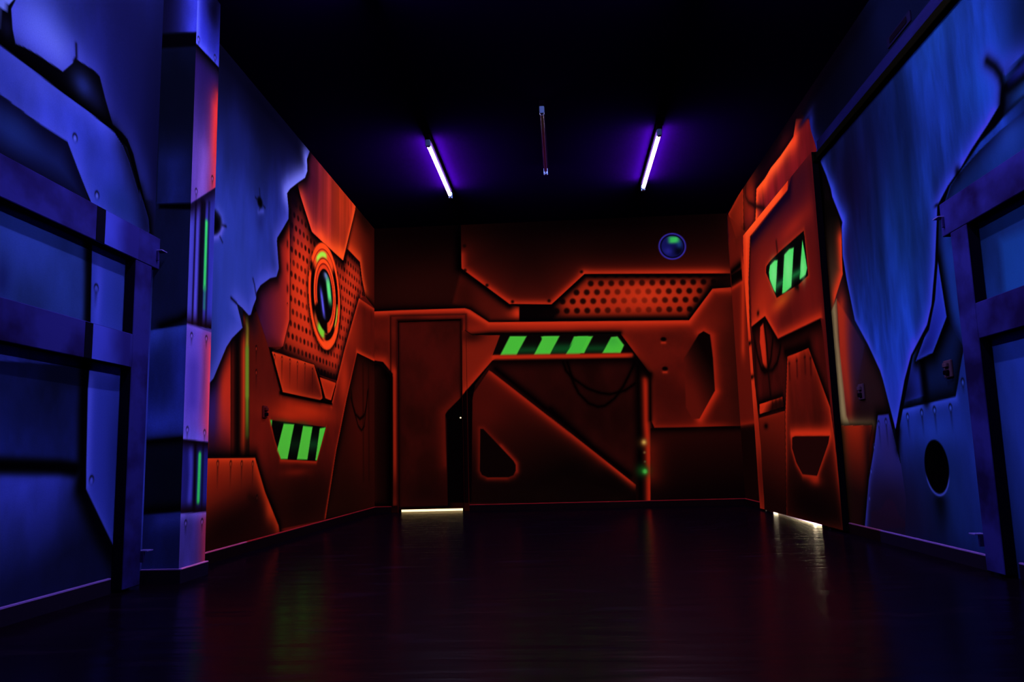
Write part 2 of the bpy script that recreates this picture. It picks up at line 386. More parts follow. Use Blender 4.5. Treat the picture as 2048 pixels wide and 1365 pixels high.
# riveted plates in the recess above the window
W.panel('537,694 562,790 663,810 672,772 640,752 628,726 545,697', (22, 4, 4), name='painted_recess')
PL = '544,703.5 628,730 641,775 645,797 640,801 566,785'
W.panel(PL, grad=((590, 715), (190, 38, 20), (610, 800), (96, 16, 12)), rim=((236, 56, 26), 0.03, 0.75), sh=(0.03, 0.8), name='painted_riveted_plate')
W.blob((575, 745), (18, 30), (96, 16, 12), 0.4, clip=PL)
for x, y in ((549, 715), (564, 719), (580, 724), (595, 729), (610, 732), (625, 742)):
    W.rivet((x, y), 0.02, 0.22)
PL2 = '640,755.5 671.5,766.5 662,801 651,797'
W.panel(PL2, (170, 32, 16), rim=((226, 50, 24), 0.025, 0.7), sh=(0.02, 0.5), name='painted_plate')
W.stroke('560,786 664,808', (3, 1, 2), 0.02, 0.9, clip='530,770 566,785 640,800 662,800 668,815 560,800')
# lower left plate
LP = '400,918 418,917.5 510,916.5 530,985 557,1052 560,1070 400,1125'
W.panel(LP, grad=((460, 916), (176, 36, 18), (470, 1040), (44, 6, 8)), sh=(0.055, 0.95), name='painted_lower_plate')
W.stroke('511,917 530,985 556,1050', (206, 44, 18), 0.07, 0.85, clip=LP)
W.stroke('418,918 510,917', (226, 50, 22), 0.025, 0.75, clip=LP)
W.blob((430, 970), (26, 40), (120, 20, 14), 0.5, clip=LP); W.blob((460, 1060), (70, 50), (26, 4, 6), 0.85, clip=LP)
W.blob((540, 1020), (10, 26), (220, 50, 20), 0.5, clip=LP)
for x in (435.5, 461.5, 483.5, 505.5): W.rivet((x, 929), 0.022, 0.16, lite=(120, 60, 40))
W.rivet((514, 997), 0.024, 0.04, lite=(120, 60, 50))
W.stroke('498,995 512,1002', (30, 6, 6), 0.03, 0.6, clip=LP)
# striped window
GW = 'Z6 565,243 1015,300 935,575 650,560 600,400'
W.panel(GW, (10, 6, 8), name='painted_window', label='painted window with slanted green stripes', soft=0.006)
for st in ('Z6 672,272 757,278 703,557 650,557 618,488', 'Z6 828,290 904,298 862,562 778,560', 'Z6 962,310 1010,302 940,568 926,566'):
    W.panel(st, (84, 214, 62), soft=0.012, name='painted_green_stripe')
W.panel('Z6 560,240 580,244 576,292 568,290', (70, 190, 60), soft=0.012)
for st in ('Z6 672,255 757,262 755,290 668,285', 'Z6 828,272 904,280 900,330 820,320'):
    W.blob(px(st)[0], (14, 5), (40, 130, 40), 0.25)
W.stroke('Z6 735,440 800,440', (16, 60, 28), 0.07, 0.6, clip='Z6 745,285 820,290 780,560 710,557')
W.stroke('Z6 880,440 960,440', (20, 90, 44), 0.06, 0.7, clip='Z6 895,298 960,310 925,565 868,562')
W.stroke('Z6 560,243 600,400 650,562 935,577 1015,300', (196, 36, 18), 0.016, 0.6, no=GW)
W.blob((592, 945), (26, 8), (150, 24, 12), 0.5)
# perforated metal behind the round lens
ME = ('578,379 595,371 601,392 624,464 643,482 664,501 686,522 694,498 720,525 724.5,560 730,593 718,597 689.5,698 674,762 640,752 628,728 545,703 564,695 579,640 579.5,445')
W.panel(ME, (190, 38, 22), name='painted_perforated_metal', label='painted perforated metal sheet')
W.blob((612, 580), (26, 100), (236, 52, 26), 0.85, clip=ME)
W.blob((700, 580), (14, 70), (206, 44, 22), 0.6, clip=ME)
W.blob((598, 450), (14, 40), (130, 26, 50), 0.6, clip=ME)
# hexagonal holes (regular on the wall)
h0 = W.uv([(586.6, 575)])[0]
i = W._sub(W.uv(ME), 0.02); dME = W._seg(i, W.uv(ME), True); i = i[dME < -0.004]
px_, py_ = 0.0955, 0.0985
vv = (W.V[i]-h0[1])/py_; row = np.round(vv); uu = (W.U[i]-h0[0])/px_ - 0.5*(row % 2); cu = np.round(uu)
e = np.hypot((uu-cu)*px_*0.85, (vv-row)*py_); hid = vnoise(cu*1.7+40, row*2.3)
W.mix(i, np.clip(1-(e-0.017)/0.014, 0, 1)*(0.35+0.6*hid), (30, 4, 8))
for seg, w, a in (('595,371 601,392 624,464 643,482', 0.11, 0.97), ('578,379 595,371', 0.12, 1.0), ('664,501 686,522 694,498 720,525 730,593', 0.09, 0.97), ('718,597 689,698 674,762', 0.07, 0.85),
                  ('545,700 640,748 674,764', 0.085, 0.95), ('579,445 579,640 564,695', 0.028, 0.7)):
    W.stroke(seg, (10, 2, 8), w, a, clip=ME)
W.blob((588, 400), (12, 34), (14, 4, 22), 0.9, clip=ME)
W.blob((583, 450), (6, 60), (30, 6, 40), 0.7, clip=ME)
# maroon side panel
SP = '553,480 558,474 579,440 579.5,540 578.5,640 566,693 537,694 512.5,620 505,600 512,580 530,560 553,556 557,537'
W.panel(SP, grad=((515, 600), (70, 18, 66), (579, 600), (184, 34, 28)), name='painted_side_panel')
W.stroke('579,450 579.5,540 578,640 565,694', (226, 50, 34), 0.05, 0.75, clip=SP)
W.stroke('537,694 564,694', (120, 24, 26), 0.03, 0.5, clip=SP)
W.blob((545, 690), (22, 14), (80, 12, 18), 0.6, clip=SP)
for y in (485, 532, 575): W.stroke([(575, y), (575, y+6)], (40, 6, 16), 0.02, 0.8)
W.rivet((575, 610), 0.012)
# big orange sheet under the ceiling
OS = '595,368 604,362 613,350 616,332 620,300 650,330 712,405 710,421 686,521 664,501 643,482 624,464 601,392'
W.panel(OS, grad=((608, 370), (96, 20, 66), (668, 490), (206, 48, 26)), sh=(0.03, 0.5), name='painted_orange_sheet', label='painted orange sheet with bright edges')
W.blob((650, 420), (34, 50), (150, 32, 34), 0.6, clip=OS); W.mottle(OS, 8, 0.5, 0.8, 1.08)
W.blob((625, 360), (16, 40), (70, 12, 50), 0.6, clip=OS)
W.stroke('597,372 601,392 624,464 643,482', (255, 66, 44), 0.10, 0.85, clip=OS)
W.stroke('643,482 664,501 686,521', (255, 72, 34), 0.09, 0.85, clip=OS)
W.stroke('711,421 700,465 686,521', (255, 74, 32), 0.06, 0.95, clip=OS)
W.stroke('698,440 684,505', (150, 30, 18), 0.06, 0.5, clip=OS)
W.blob((684, 512), (12, 18), (255, 76, 30), 0.8, clip=OS)
# strip by the corner
CS = '712,406 760,462 760,620 749,617 732,595 724.5,560 720,524 694.5,497 710,421'
W.panel(CS, grad=((700, 500), (150, 32, 16), (752, 520), (70, 9, 7)), name='painted_corner_strip')
W.stroke('694.5,497 720,524 724.5,560 732,595', (236, 60, 26), 0.10, 0.85, clip=CS)
W.blob((728, 430), (22, 36), (20, 3, 4), 0.8, clip=CS)
W.stroke('712,421 700,470 695,497', (40, 6, 6), 0.03, 0.6, clip=CS)
W.stroke('732,596 749,618', (3, 1, 2), 0.05, 0.9, clip=CS)
# round lens
t_, b_ = W.uv([(650, 486.5), (655, 701.5)]); cc = (t_+b_)/2; cc[0] = W.uv([(650.5, 593)])[0][0]; RR = abs(t_[1]-b_[1])/2
i = np.nonzero((abs(W.U-cc[0]) < RR*1.5) & (abs(W.V-cc[1]) < RR*1.5))[0]
x_, y_ = (W.U[i]-cc[0])/RR, (W.V[i]-cc[1])/RR; rr = np.hypot(x_, y_); th = np.degrees(np.arctan2(y_, x_)) % 360
sm = lambda a, b, x: np.clip((x-a)/(b-a), 0, 1)**2*(3-2*np.clip((x-a)/(b-a), 0, 1))
band = lambda a, b, s=0.03: sm(a-s, a+s, rr)*(1-sm(b-s, b+s, rr))
arc = lambda a, b, s=8: sm(a-s, a+s, th)*(1-sm(b-s, b+s, th))
W.mix(i, np.where(rr > 1, 0.75*np.exp(-((rr-1)/0.10)**2), 0)*sm(-1.2, 0.4, -y_), (8, 2, 4))
W.mix(i, 1-sm(0.97, 1.0, rr), (16, 3, 6))
W.mix(i, band(0.86, 0.985), (255, 62, 24)); W.mix(i, band(0.845, 0.875, 0.012)*0.8, (120, 12, 10))
W.mix(i, band(0.86, 0.98)*arc(150, 162, 4), (26, 4, 8))
W.mix(i, band(0.70, 0.86)*arc(50, 150), (236, 60, 28)); W.mix(i, band(0.72, 0.82)*arc(85, 135), (170, 230, 70))
W.mix(i, band(0.70, 0.84)*arc(215, 282), (190, 60, 30)); W.mix(i, band(0.66, 0.82)*arc(235, 268), (130, 214, 56))
W.mix(i, band(0.76, 0.84, 0.02)*arc(318, 358), (190, 190, 60))
W.mix(i, band(0.80, 1.0)*arc(262, 330)*0.95, (255, 66, 26)); W.mix(i, band(0.72, 0.83, 0.02)*arc(270, 320), (30, 5, 6))
ring = 1-arc(205, 285, 5)
W.mix(i, band(0.60, 0.69, 0.02)*ring, (255, 66, 28)); W.mix(i, band(0.585, 0.61, 0.012)*ring, (150, 16, 12)); W.mix(i, band(0.50, 0.585, 0.02)*ring, (226, 52, 26))
W.mix(i, band(0.55, 0.70, 0.03)*arc(285, 305), (236, 60, 28))
W.mix(i, (1-sm(0.46, 0.50, rr)), (10, 6, 16))
W.mix(i, np.exp(-(((x_-0.20)*0.9+(y_-0.22)*0.35)/0.13)**4-((y_-0.17)/0.27)**4)*(1-sm(0.42, 0.48, rr)), (96, 230, 130))
W.mix(i, np.exp(-((x_-0.02)/0.14)**2-((y_-0.40)/0.09)**2)*0.85*(1-sm(0.42, 0.48, rr)), (120, 130, 210))
W.mix(i, np.exp(-((x_+0.17-(0.45*(-y_-0.15)))/0.09)**2-((y_+0.17)/0.26)**4)*(1-sm(0.42, 0.48, rr)), (98, 90, 250))
W.names.append(('painted_lens', 'painted round lens with orange rings')); W.id[i[rr < 1.0]] = len(W.names)-1
# shadow thrown (painted) by the torn sheet, then its bright lip
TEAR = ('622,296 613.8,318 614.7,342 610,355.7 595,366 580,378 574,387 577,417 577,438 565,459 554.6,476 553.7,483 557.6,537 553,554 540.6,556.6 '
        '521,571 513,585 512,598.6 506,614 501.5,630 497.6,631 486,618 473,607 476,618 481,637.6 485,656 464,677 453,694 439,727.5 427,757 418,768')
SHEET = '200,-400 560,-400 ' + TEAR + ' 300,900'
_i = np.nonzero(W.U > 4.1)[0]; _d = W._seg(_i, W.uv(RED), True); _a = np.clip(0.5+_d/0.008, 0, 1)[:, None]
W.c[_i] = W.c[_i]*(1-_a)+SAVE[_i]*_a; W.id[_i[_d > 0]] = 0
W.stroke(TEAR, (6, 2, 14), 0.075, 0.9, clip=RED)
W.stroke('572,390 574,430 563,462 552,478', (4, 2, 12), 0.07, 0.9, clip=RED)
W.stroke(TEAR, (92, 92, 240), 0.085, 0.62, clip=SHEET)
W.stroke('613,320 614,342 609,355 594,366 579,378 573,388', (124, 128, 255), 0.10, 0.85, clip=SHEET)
W.stroke('473,607 462,596', (8, 4, 30), 0.010, 0.9); W.stroke('512,590 509,570 506,558', (10, 6, 40), 0.010, 0.7)
W.panel('474,607 486,618 486,655 481,637 477,618', (14, 16, 50), soft=0.01)
# bullet hole and round hole beside the pillar
W.blob((520, 405), (5.5, 11), (4, 2, 12), 1.0, power=5)
for q in ('520,393 519,378', '514,399 511,395', '527,412 530,416', '520,416 518,424'): W.stroke(q, (6, 4, 30), 0.009, 0.6)
W.stroke('517,425 526,423', (80, 90, 230), 0.02, 0.7); W.blob((520, 445), (8, 22), (20, 22, 90), 0.4)
W.panel('418,418 428,419 436,424 442,434 444.5,446 443,458 438,468 430,473 418,474', (3, 2, 10), soft=0.03)
W.stroke('426,476 435,474 442,466 445.5,455', (96, 92, 236), 0.022, 0.9)
W.stroke('444,450 452,453', (8, 4, 30), 0.010, 0.8); W.stroke('440,474 445,485', (8, 4, 30), 0.008, 0.6)
W.stroke('436,420 443,432 445,444', (84, 90, 230), 0.04, 0.5)
# --- near part of the left wall: torn sheet, beams and plates
UP = 'Z1 75,60 85,200 105,300 170,325 250,370 430,490 500,430 515,400 560,430 640,480 680,520 720,680 770,850 830,900 870,950 910,1050 985,1365 1050,1365 1150,900 1150,-500 105,-500 105,0'
W.blob((75, 60), (75, 100), (74, 84, 232), 0.95, clip=UP); W.blob((110, 100), (60, 50), (96, 106, 246), 0.8, clip=UP)
W.stroke('Z1 75,60 85,200 105,300 170,325 250,370 430,490 500,430 515,400 560,430 640,480 680,520 720,680 770,850 830,900 870,950 910,1050 985,1365 | 295,460', (70, 74, 236), 0.09, 0.6, clip=UP)
W.blob((262, 130), (70, 230), (18, 18, 92), 0.75, clip=UP); W.blob((330, 250), (40, 330), (10, 9, 58), 0.7, clip=UP); W.blob((285, 380), (16, 60), (34, 42, 160), 0.5, clip=UP)
W.stroke('Z1 505,420 522,390 520,300', (10, 6, 50), 0.008, 0.9)
GAP = 'Z1 105,0 75,60 85,200 105,300 170,325 250,370 430,490 500,430 515,400 560,430 640,480 680,520 720,680 770,850 830,900 870,950 910,1050 985,1365 | 300,445 297,475 270,470 284,400 254,295 | Z1 780,905 600,760 420,630 200,460 0,310 -200,150 -200,80 0,70 40,55 90,0'
W.panel(GAP, (4, 3, 16), name='painted_dark_gap', soft=0.006)
W.blob((167, 175), (24, 30), (36, 48, 150), 0.9, clip=GAP); W.blob((190, 205), (20, 26), (20, 22, 88), 0.6, clip=GAP); W.blob((12, 55), (14, 22), (20, 20, 80), 0.6, clip=GAP)
W.panel('Z1 -300,-300 105,-300 90,0 40,55 0,70 -300,120', (84, 96, 226), rim=((110, 120, 250), 0.05, 0.5), name='painted_torn_scrap')
BM = 'Z1 -300,130 0,310 200,460 420,630 600,760 780,905 840,1000 880,1100 960,1365 | Z2 905,0 935,90 965,190 970,270 960,330 600,130 590,70 560,0 | Z1 530,1150 460,965 250,830 0,640 -300,420'
W.panel(BM, (42, 52, 192), rim=((74, 80, 236), 0.07, 0.45), sh=(0.05, 0.9), name='painted_beam', label='painted diagonal metal beam')
W.blob((60, 160), (60, 40), (70, 78, 226), 0.5, clip=BM); W.mottle(BM, 3, 2, 0.85, 1.12)
W.stroke('Z1 860,1000 900,1120 950,1300 | 292,450', (6, 5, 36), 0.10, 0.75, clip=BM)
W.blob((240, 410), (40, 40), (24, 40, 130), 0.6, clip=BM)
W.rivet((150, 277), 0.020, lite=(110, 120, 250)); W.rivet((194, 392), 0.022, lite=(110, 120, 250))
LO = 'Z1 -300,420 0,645 250,838 455,972 525,1150 600,1365 620,1420 -300,900'
W.panel(LO, (24, 36, 126), inner=((6, 4, 40), 0.10, 0.9), name='painted_recess_panel', soft=0.008)
W.blob((30, 260), (50, 40), (30, 50, 150), 0.5, clip=LO)
# between the timber rails
MI = 'Q -1500,-900 -1500,300 0,170 780,360 820,0 | 180,600 181,480 -300,300'
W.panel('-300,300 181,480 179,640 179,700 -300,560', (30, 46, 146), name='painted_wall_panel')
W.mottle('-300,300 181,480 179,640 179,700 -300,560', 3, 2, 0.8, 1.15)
W.blob((5, 560), (16, 40), (14, 16, 90), 0.6); W.blob((40, 480), (40, 60), (36, 52, 170), 0.5)
W.stroke([(180, 470), (180.5, 560), (178, 660)], (3, 2, 12), 0.045, 0.98, power=3)
RS = '184.5,470 260,520 258,700 181,650'
W.panel(RS, (40, 50, 182), name='painted_upright', soft=0.006)
W.blob((196, 600), (8, 90), (60, 66, 226), 0.7, clip=RS); W.blob((235, 600), (22, 90), (28, 40, 140), 0.5, clip=RS)
W.rivet((192.5, 578), 0.022, 0.10, lite=(60, 60, 160))
# below the lower rail
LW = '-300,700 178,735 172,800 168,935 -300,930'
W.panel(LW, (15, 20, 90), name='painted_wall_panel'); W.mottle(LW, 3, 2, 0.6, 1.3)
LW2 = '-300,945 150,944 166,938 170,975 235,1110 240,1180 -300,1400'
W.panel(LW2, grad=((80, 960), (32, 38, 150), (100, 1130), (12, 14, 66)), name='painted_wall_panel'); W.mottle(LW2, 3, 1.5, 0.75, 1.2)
W.stroke('-300,925 0,932 120,935 150,940', (2, 1, 6), 0.035, 1.0, power=3); W.blob((150, 936), (20, 7), (2, 1, 6), 0.9)
W.stroke([(171, 730), (168, 840), (166, 970)], (2, 1, 8), 0.045, 1.0, power=3)
US = 'Q 815,820 1200,850 | Z3 725,0 715,450 703,990 640,860 510,590 522,0'
W.panel(US, (34, 42, 168), rim=((60, 66, 220), 0.03, 0.5), name='painted_upright', soft=0.006)
W.stroke('181,760 176,860 173,965', (64, 70, 226), 0.035, 0.7, clip=US); W.blob((235, 900), (24, 140), (18, 24, 110), 0.6, clip=US)
W.stroke('Z3 495,600 560,760 620,880 680,990', (2, 1, 8), 0.07, 0.95, no=US, power=2.5)
W.rivet((183, 962), 0.024, 0.0, lite=(70, 76, 220))
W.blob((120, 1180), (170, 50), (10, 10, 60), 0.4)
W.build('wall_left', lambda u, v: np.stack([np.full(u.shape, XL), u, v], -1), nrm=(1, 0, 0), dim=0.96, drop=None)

# ================================================================== BACK WALL MURAL
W = Canvas(np.linspace(XL, XR, 640), np.linspace(0, ZC, 470), lambda x, y: onY(YB, x, y), (30, 4, 4))
W.mottle(None, 2, 1.5, 0.85, 1.2)
W.blob((860, 560), (110, 60), (48, 8, 7), 0.7)
W.blob((1100, 440), (700, 75), (5, 1, 3), 0.97)
UPB = '740,470 922,470 923,537 975,575 935,610 900,612 740,608'
W.panel(UPB, name='painted_wall_panel')
W.blob((850, 585), (110, 34), (44, 8, 7), 0.7, clip=UPB)
T1 = '922,425 922,478 923,537 1019,608 1103,609 1169,548 1463,547 1470,425'
MS = '923,540 1019,610 1039,614 1039,642 978,644 940,618 905,608'
W.panel(MS, (84, 14, 10), name='painted_strip', soft=0.03); W.blob((930, 590), (26, 40), (40, 6, 5), 0.6, clip=MS); W.stroke('1036,618 1036,640', (236, 48, 24), 0.10, 0.9, clip=MS); W.stroke('985,640 1038,641', (150, 26, 14), 0.04, 0.5, clip=MS)
W.stroke('923,541 975,578 1019,612', (4, 1, 2), 0.04, 0.9, clip=MS)
SL = '1039,612 1100,610 1110,645 1039,644'
W.panel(SL, (8, 2, 4), name='painted_slot')
MB_ = '1169,548 1463,547 1463,575 1425,577 1378,641 1041,643 1075,630 1103,609'
W.panel(MB_, (150, 28, 14), name='painted_perforated_metal', label='painted perforated metal strip')
W.blob((1290, 590), (95, 34), (216, 48, 24), 0.85, clip=MB_); W.blob((1170, 600), (60, 26), (190, 40, 20), 0.7, clip=MB_)
W.blob((1440, 570), (30, 20), (40, 6, 5), 0.8, clip=MB_)
for rw, (x0, y0) in enumerate(((1181.5, 567.5), (1153, 585.4), (1125, 603.5), (1113, 622.5))):
    for k in range(16 if rw else 14):
        x = x0+20.5*k; y = y0-0.03*(k*20)*0.5
        if x > 1432-rw*16: break
        f = 0.95-0.65*math.exp(-((x-1270)/60)**2)*(0.4 if rw == 0 else 1)
        W.blob((x, y), (6.2, 6.2), (22, 3, 4), f, clip=MB_, power=5)
W.panel('1041,612 1102,610 1116,624 1104,646 1041,643', (7, 2, 4), soft=0.05)
for x in range(1190, 1420, 21): W.blob((x, 552.5), (5, 3.5), (20, 3, 4), 0.8, clip=MB_, power=4)
W.stroke('1103,611 1169,550 1463,549', (4, 1, 3), 0.045, 0.97, clip=MB_); W.stroke('1041,642 1378,640 1425,578', (6, 1, 3), 0.05, 0.95, clip=MB_)
W.blob((1100, 625), (26, 14), (12, 2, 4), 0.85, clip=MB_)
W.stroke('1463,560 1440,565', (8, 2, 3), 0.08, 0.85, clip=MB_)
W.panel(T1, (26, 4, 5), sh=(0.05, 0.97), name='painted_top_sheet', label='painted dark sheet with glowing lower edge')
W.stroke('923,500 923,537 1019,608 1103,609 1169,548 1463,547', (104, 17, 11), 0.34, 0.75, clip=T1, power=1.3)
W.stroke('923,510 923,537 1019,608', (214, 40, 22), 0.05, 0.85, clip=T1); W.stroke('1019,608 1103,609 1169,548', (214, 42, 22), 0.045, 0.85, clip=T1)
W.stroke('1169,547 1463,545', (220, 44, 22), 0.05, 0.9, clip=T1)
W.blob((1190, 440), (340, 50), (4, 1, 3), 0.95, clip=T1); W.blob((1250, 490), (200, 40), (18, 3, 5), 0.6, clip=T1)
for x, y in ((929, 492), (930, 541), (974, 571), (1025, 604), (1098, 602), (1163, 544)): W.blob((x, y), (3.5, 3.5), (16, 3, 4), 0.9, power=3)
W.stroke('919,470 919,536', (1, 0, 1), 0.05, 0.97, no=T1)
# main frame
FR = ('740,624 800,621 930,617 940,620 978,645 1378,641 1425,578 1463,575 1495,580 1495,852 1309,856 1303,842 1300,747 1240,666 1000,669 944,669 '
      '930,660 930,790 892,826 895,1012 785,1012 786,748 766,724 740,720')
W.panel(FR, (88, 14, 10), sh=(0.045, 0.9), name='painted_frame', label='painted red metal frame')
W.mottle(FR, 3, 3, 0.85, 1.15)
W.blob((1120, 655), (300, 16), (176, 32, 18), 0.7, clip=FR); W.blob((1430, 640), (60, 90), (104, 18, 12), 0.5, clip=FR)
W.stroke('740,625 930,619 978,647 1378,644 1425,580 1495,579', (222, 46, 24), 0.045, 0.8, clip=FR)
W.stroke('1303,842 1309,855 1495,851', (160, 26, 14), 0.04, 0.8, clip=FR); W.stroke('1300,747 1303,842', (176, 30, 16), 0.035, 0.8, clip=FR)
W.stroke('1240,667 1300,746', (170, 30, 16), 0.05, 0.6, clip=FR)
W.stroke('1480,620 1480,850', (40, 8, 6), 0.20, 0.7, clip=FR)
W.blob((1345, 800), (50, 50), (62, 9, 7), 0.7, clip=FR)
W.stroke('740,721 766,724 786,746', (196, 36, 18), 0.07, 0.8, clip=FR)
W.stroke('790,745 791,1005', (180, 32, 16), 0.032, 0.9, clip=FR)
W.blob((815, 700), (60, 80), (56, 8, 7), 0.4, clip='797,645 922,645 922,800 797,800')
DRA = '797,643 922,640 922,800 892,826 895,1012 797,1015'
W.panel(DRA, (54, 8, 7), name='painted_door_area', keep=0.9); W.mottle(DRA, 3, 2, 0.8, 1.3)
W.stroke('922,795 888,826 891,930', (104, 17, 11), 0.07, 0.8, clip=DRA); W.blob((850, 990), (60, 40), (24, 4, 5), 0.8, clip=DRA)
W.blob((790, 985), (14, 40), (30, 4, 5), 0.6)
W.stroke('797,1012 796,642 923,640 923,795', (16, 2, 3), 0.016, 0.9); W.stroke('783,1012 781,632 932,629 934,760', (18, 3, 4), 0.014, 0.5); W.stroke('779,740 778,629', (130, 22, 13), 0.012, 0.4)
W.stroke('936,672 980,668 1240,666', (3, 1, 2), 0.028, 0.95)
# left dark recess
LR = '740,729 760,729 786,755 786,1012 740,1012'
W.panel(LR, (26, 4, 4), inner=((3, 1, 2), 0.035, 0.9), name='painted_recess_panel'); W.stroke('749,745 749,1000', (48, 8, 6), 0.03, 0.6, clip=LR)
W.stroke('774,750 781,760 781,1010', (2, 0, 1), 0.06, 0.95, clip=LR)
# frame right of the door down to the diagonal
FD = '930,662 944,671 1000,671 1000,712 984,722 925,790 925,662'
W.panel(FD, (128, 24, 14), name='painted_strip'); W.stroke('985,721 925,792', (200, 38, 20), 0.05, 0.7, clip=FD); W.blob((945, 672), (26, 14), (40, 6, 6), 0.85, clip=FD)
# striped bar
HB = '946,670 1236,668 1262,706 985,711 1000,671'
W.panel(HB, (12, 5, 6), name='painted_window', label='painted horizontal bar with green stripes')
for st in ('b1 1193,1078 1337,1078 1250,1241 1108,1244', 'b1 1480,1078 1617,1078 1535,1236 1395,1240', 'b2 -77,1080 75,1078 0,1228 -25,1232', 'b2 237,1079 367,1078 292,1224 138,1230', 'b2 522,1085 575,1080 632,1155 602,1224 443,1225'):
    W.panel(st, (78, 204, 62), soft=0.014, name='painted_green_stripe')
W.panel('b1 1740,1080 1860,1078 1790,1234 1668,1238', (72, 200, 62), soft=0.014, name='painted_green_stripe')
for x in (1000, 1060, 1125, 1190): pass
for a, b in (('b1 1250,1200 1400,1195', 'b1 1337,1078 1480,1078 1395,1240 1250,1241'), ('b1 1540,1195 1690,1192', 'b1 1617,1078 1745,1078 1668,1238 1535,1236'), ('b2 20,1185 160,1182', 'b2 78,1080 234,1080 138,1228 5,1228'), ('b2 300,1185 470,1182', 'b2 370,1080 518,1085 443,1225 294,1224')):
    W.stroke(a, (14, 78, 34), 0.05, 0.85, clip=b)
W.blob((1225, 683), (14, 10), (40, 150, 60), 0.3, clip='b2 522,1085 575,1080 632,1155 602,1224 443,1225')
W.stroke('988,715 1262,711', (196, 36, 18), 0.028, 0.95, power=3)
# lower opening
OP = '985,722 1268,717 1292,745 1299,1002 932,1006 895,1006 890,832 900,818 926,791'
W.panel(OP, (40, 6, 6), name='painted_opening', label='painted dark opening')
W.mottle(OP, 3, 2, 0.8, 1.25)
W.stroke('985,724 1268,719', (8, 1, 3), 0.06, 0.85, clip=OP)
DP = 'b3 955,85 985,105 1606,590 | b4 0,460 690,1005 690,1150 | 935,1006 945,790'
W.panel(DP, grad=((1010, 790), (74, 11, 8), (1090, 960), (12, 3, 4)), name='painted_diagonal_plate', label='painted diagonal plate with bright edge')
W.stroke('b3 1010,75 1606,545 | b4 0,395 340,700 640,930', (4, 0, 2), 0.045, 0.95, clip=OP, no=DP)
W.stroke('b3 975,100 1606,595 | b4 0,465 690,1008', (206, 38, 20), 0.042, 0.9, clip=DP)
W.stroke('b3 975,100 1606,595 | b4 0,465 400,780', (120, 20, 12), 0.12, 0.4, clip=DP)
W.blob((965, 960), (60, 50), (12, 2, 4), 0.7, clip=DP); W.blob((975, 830), (30, 26), (88, 13, 9), 0.5, clip=DP)
TR = 'b5 423,410 455,412 770,745 795,790 795,850 770,900 720,920 500,922 440,895 418,850'
W.stroke(TR, (120, 19, 12), 0.035, 0.75, closed=True); W.stroke('b5 500,930 700,930', (120, 20, 12), 0.02, 0.7); W.stroke('b5 640,590 800,770 805,860', (170, 30, 18), 0.025, 0.6)
W.panel(TR, (14, 3, 4), name='painted_cutout', soft=0.01)
BS = '984,724 950,770 945,800 943,1006 895,1006 893,840 890,830 895,822 926,791'
W.panel(BS, (4, 1, 3), name='painted_dark_slab'); W.stroke('934,800 936,1000', (16, 3, 5), 0.03, 0.6, clip=BS)
for c in ('b4 105,20 130,90 185,150 300,230 395,265 480,278 600,248 700,180', 'b4 140,20 190,190 230,270 310,350 385,378 440,370 520,310 590,210 640,110 672,40'): W.stroke(c, (3, 0, 1), 0.018, 0.95, clip=OP)
PO = '1272,722 1300,750 1302,1004 1274,1004'
W.panel(PO, (44, 8, 8), name='painted_post'); W.stroke('1276,735 1281,1003', (4, 1, 2), 0.05, 0.95); W.stroke('1291,760 1293,850 1297,900 1299,1002', (186, 32, 16), 0.038, 0.95, power=2)
W.stroke('1270,722 1298,750', (3, 1, 2), 0.05, 0.9); W.stroke('1301,748 1301,840', (8, 1, 2), 0.025, 0.9)
# wall right of the post
RW = '1301,857 1487,853 1492,1000 1301,1003'
W.panel(RW, grad=((1380, 870), (42, 6, 6), (1400, 990), (12, 2, 4)), name='painted_wall_panel'); W.stroke('1305,859 1487,855', (6, 1, 2), 0.04, 0.9, clip=RW)
W.stroke('1302,900 1303,950', (110, 20, 10), 0.12, 0.7, clip=RW)
W.blob((1287, 886), (11, 10), (120, 60, 20), 0.6); W.blob((1288, 885), (5, 5.5), (220, 170, 84), 1.0); W.blob((1289, 905.5), (2.6, 2.6), (150, 110, 60), 0.9); W.blob((1290, 924), (2.2, 2.2), (110, 100, 60), 0.9)
W.blob((1286, 942), (13, 12), (24, 96, 30), 0.85); W.blob((1290, 943.5), (4.6, 5), (80, 230, 80), 1.0)
# slanted cut-out and bolt holes in the frame
CU = 'b2 1145,1270 1215,1150 1270,1060 1310,1035 1365,1065 1378,1160 | 1426,716 1430,782 1399,838 1385,838 1372,815'
W.panel(CU, grad=((1365, 760), (98, 16, 11), (1424, 730), (12, 2, 3)), name='painted_cutout', soft=0.016)
W.blob((1385, 800), (16, 40), (96, 16, 11), 0.8, clip=CU); W.blob((1362, 728), (14, 20), (96, 16, 11), 0.8, clip=CU)
W.stroke('1398,666 1408,662 1424,672 1427,716 1431,782 1400,839', (190, 34, 18), 0.05, 0.7, no=CU)
W.stroke('1431,784 1400,840', (214, 40, 20), 0.04, 0.6, no=CU)
for x, y in ((1327, 679), (1330, 738)): W.blob((x, y), (6, 4.6), (6, 1, 2), 1.0, power=5); W.stroke([(x-3, y+7), (x+3, y+7)], (214, 44, 24), 0.015, 0.7)
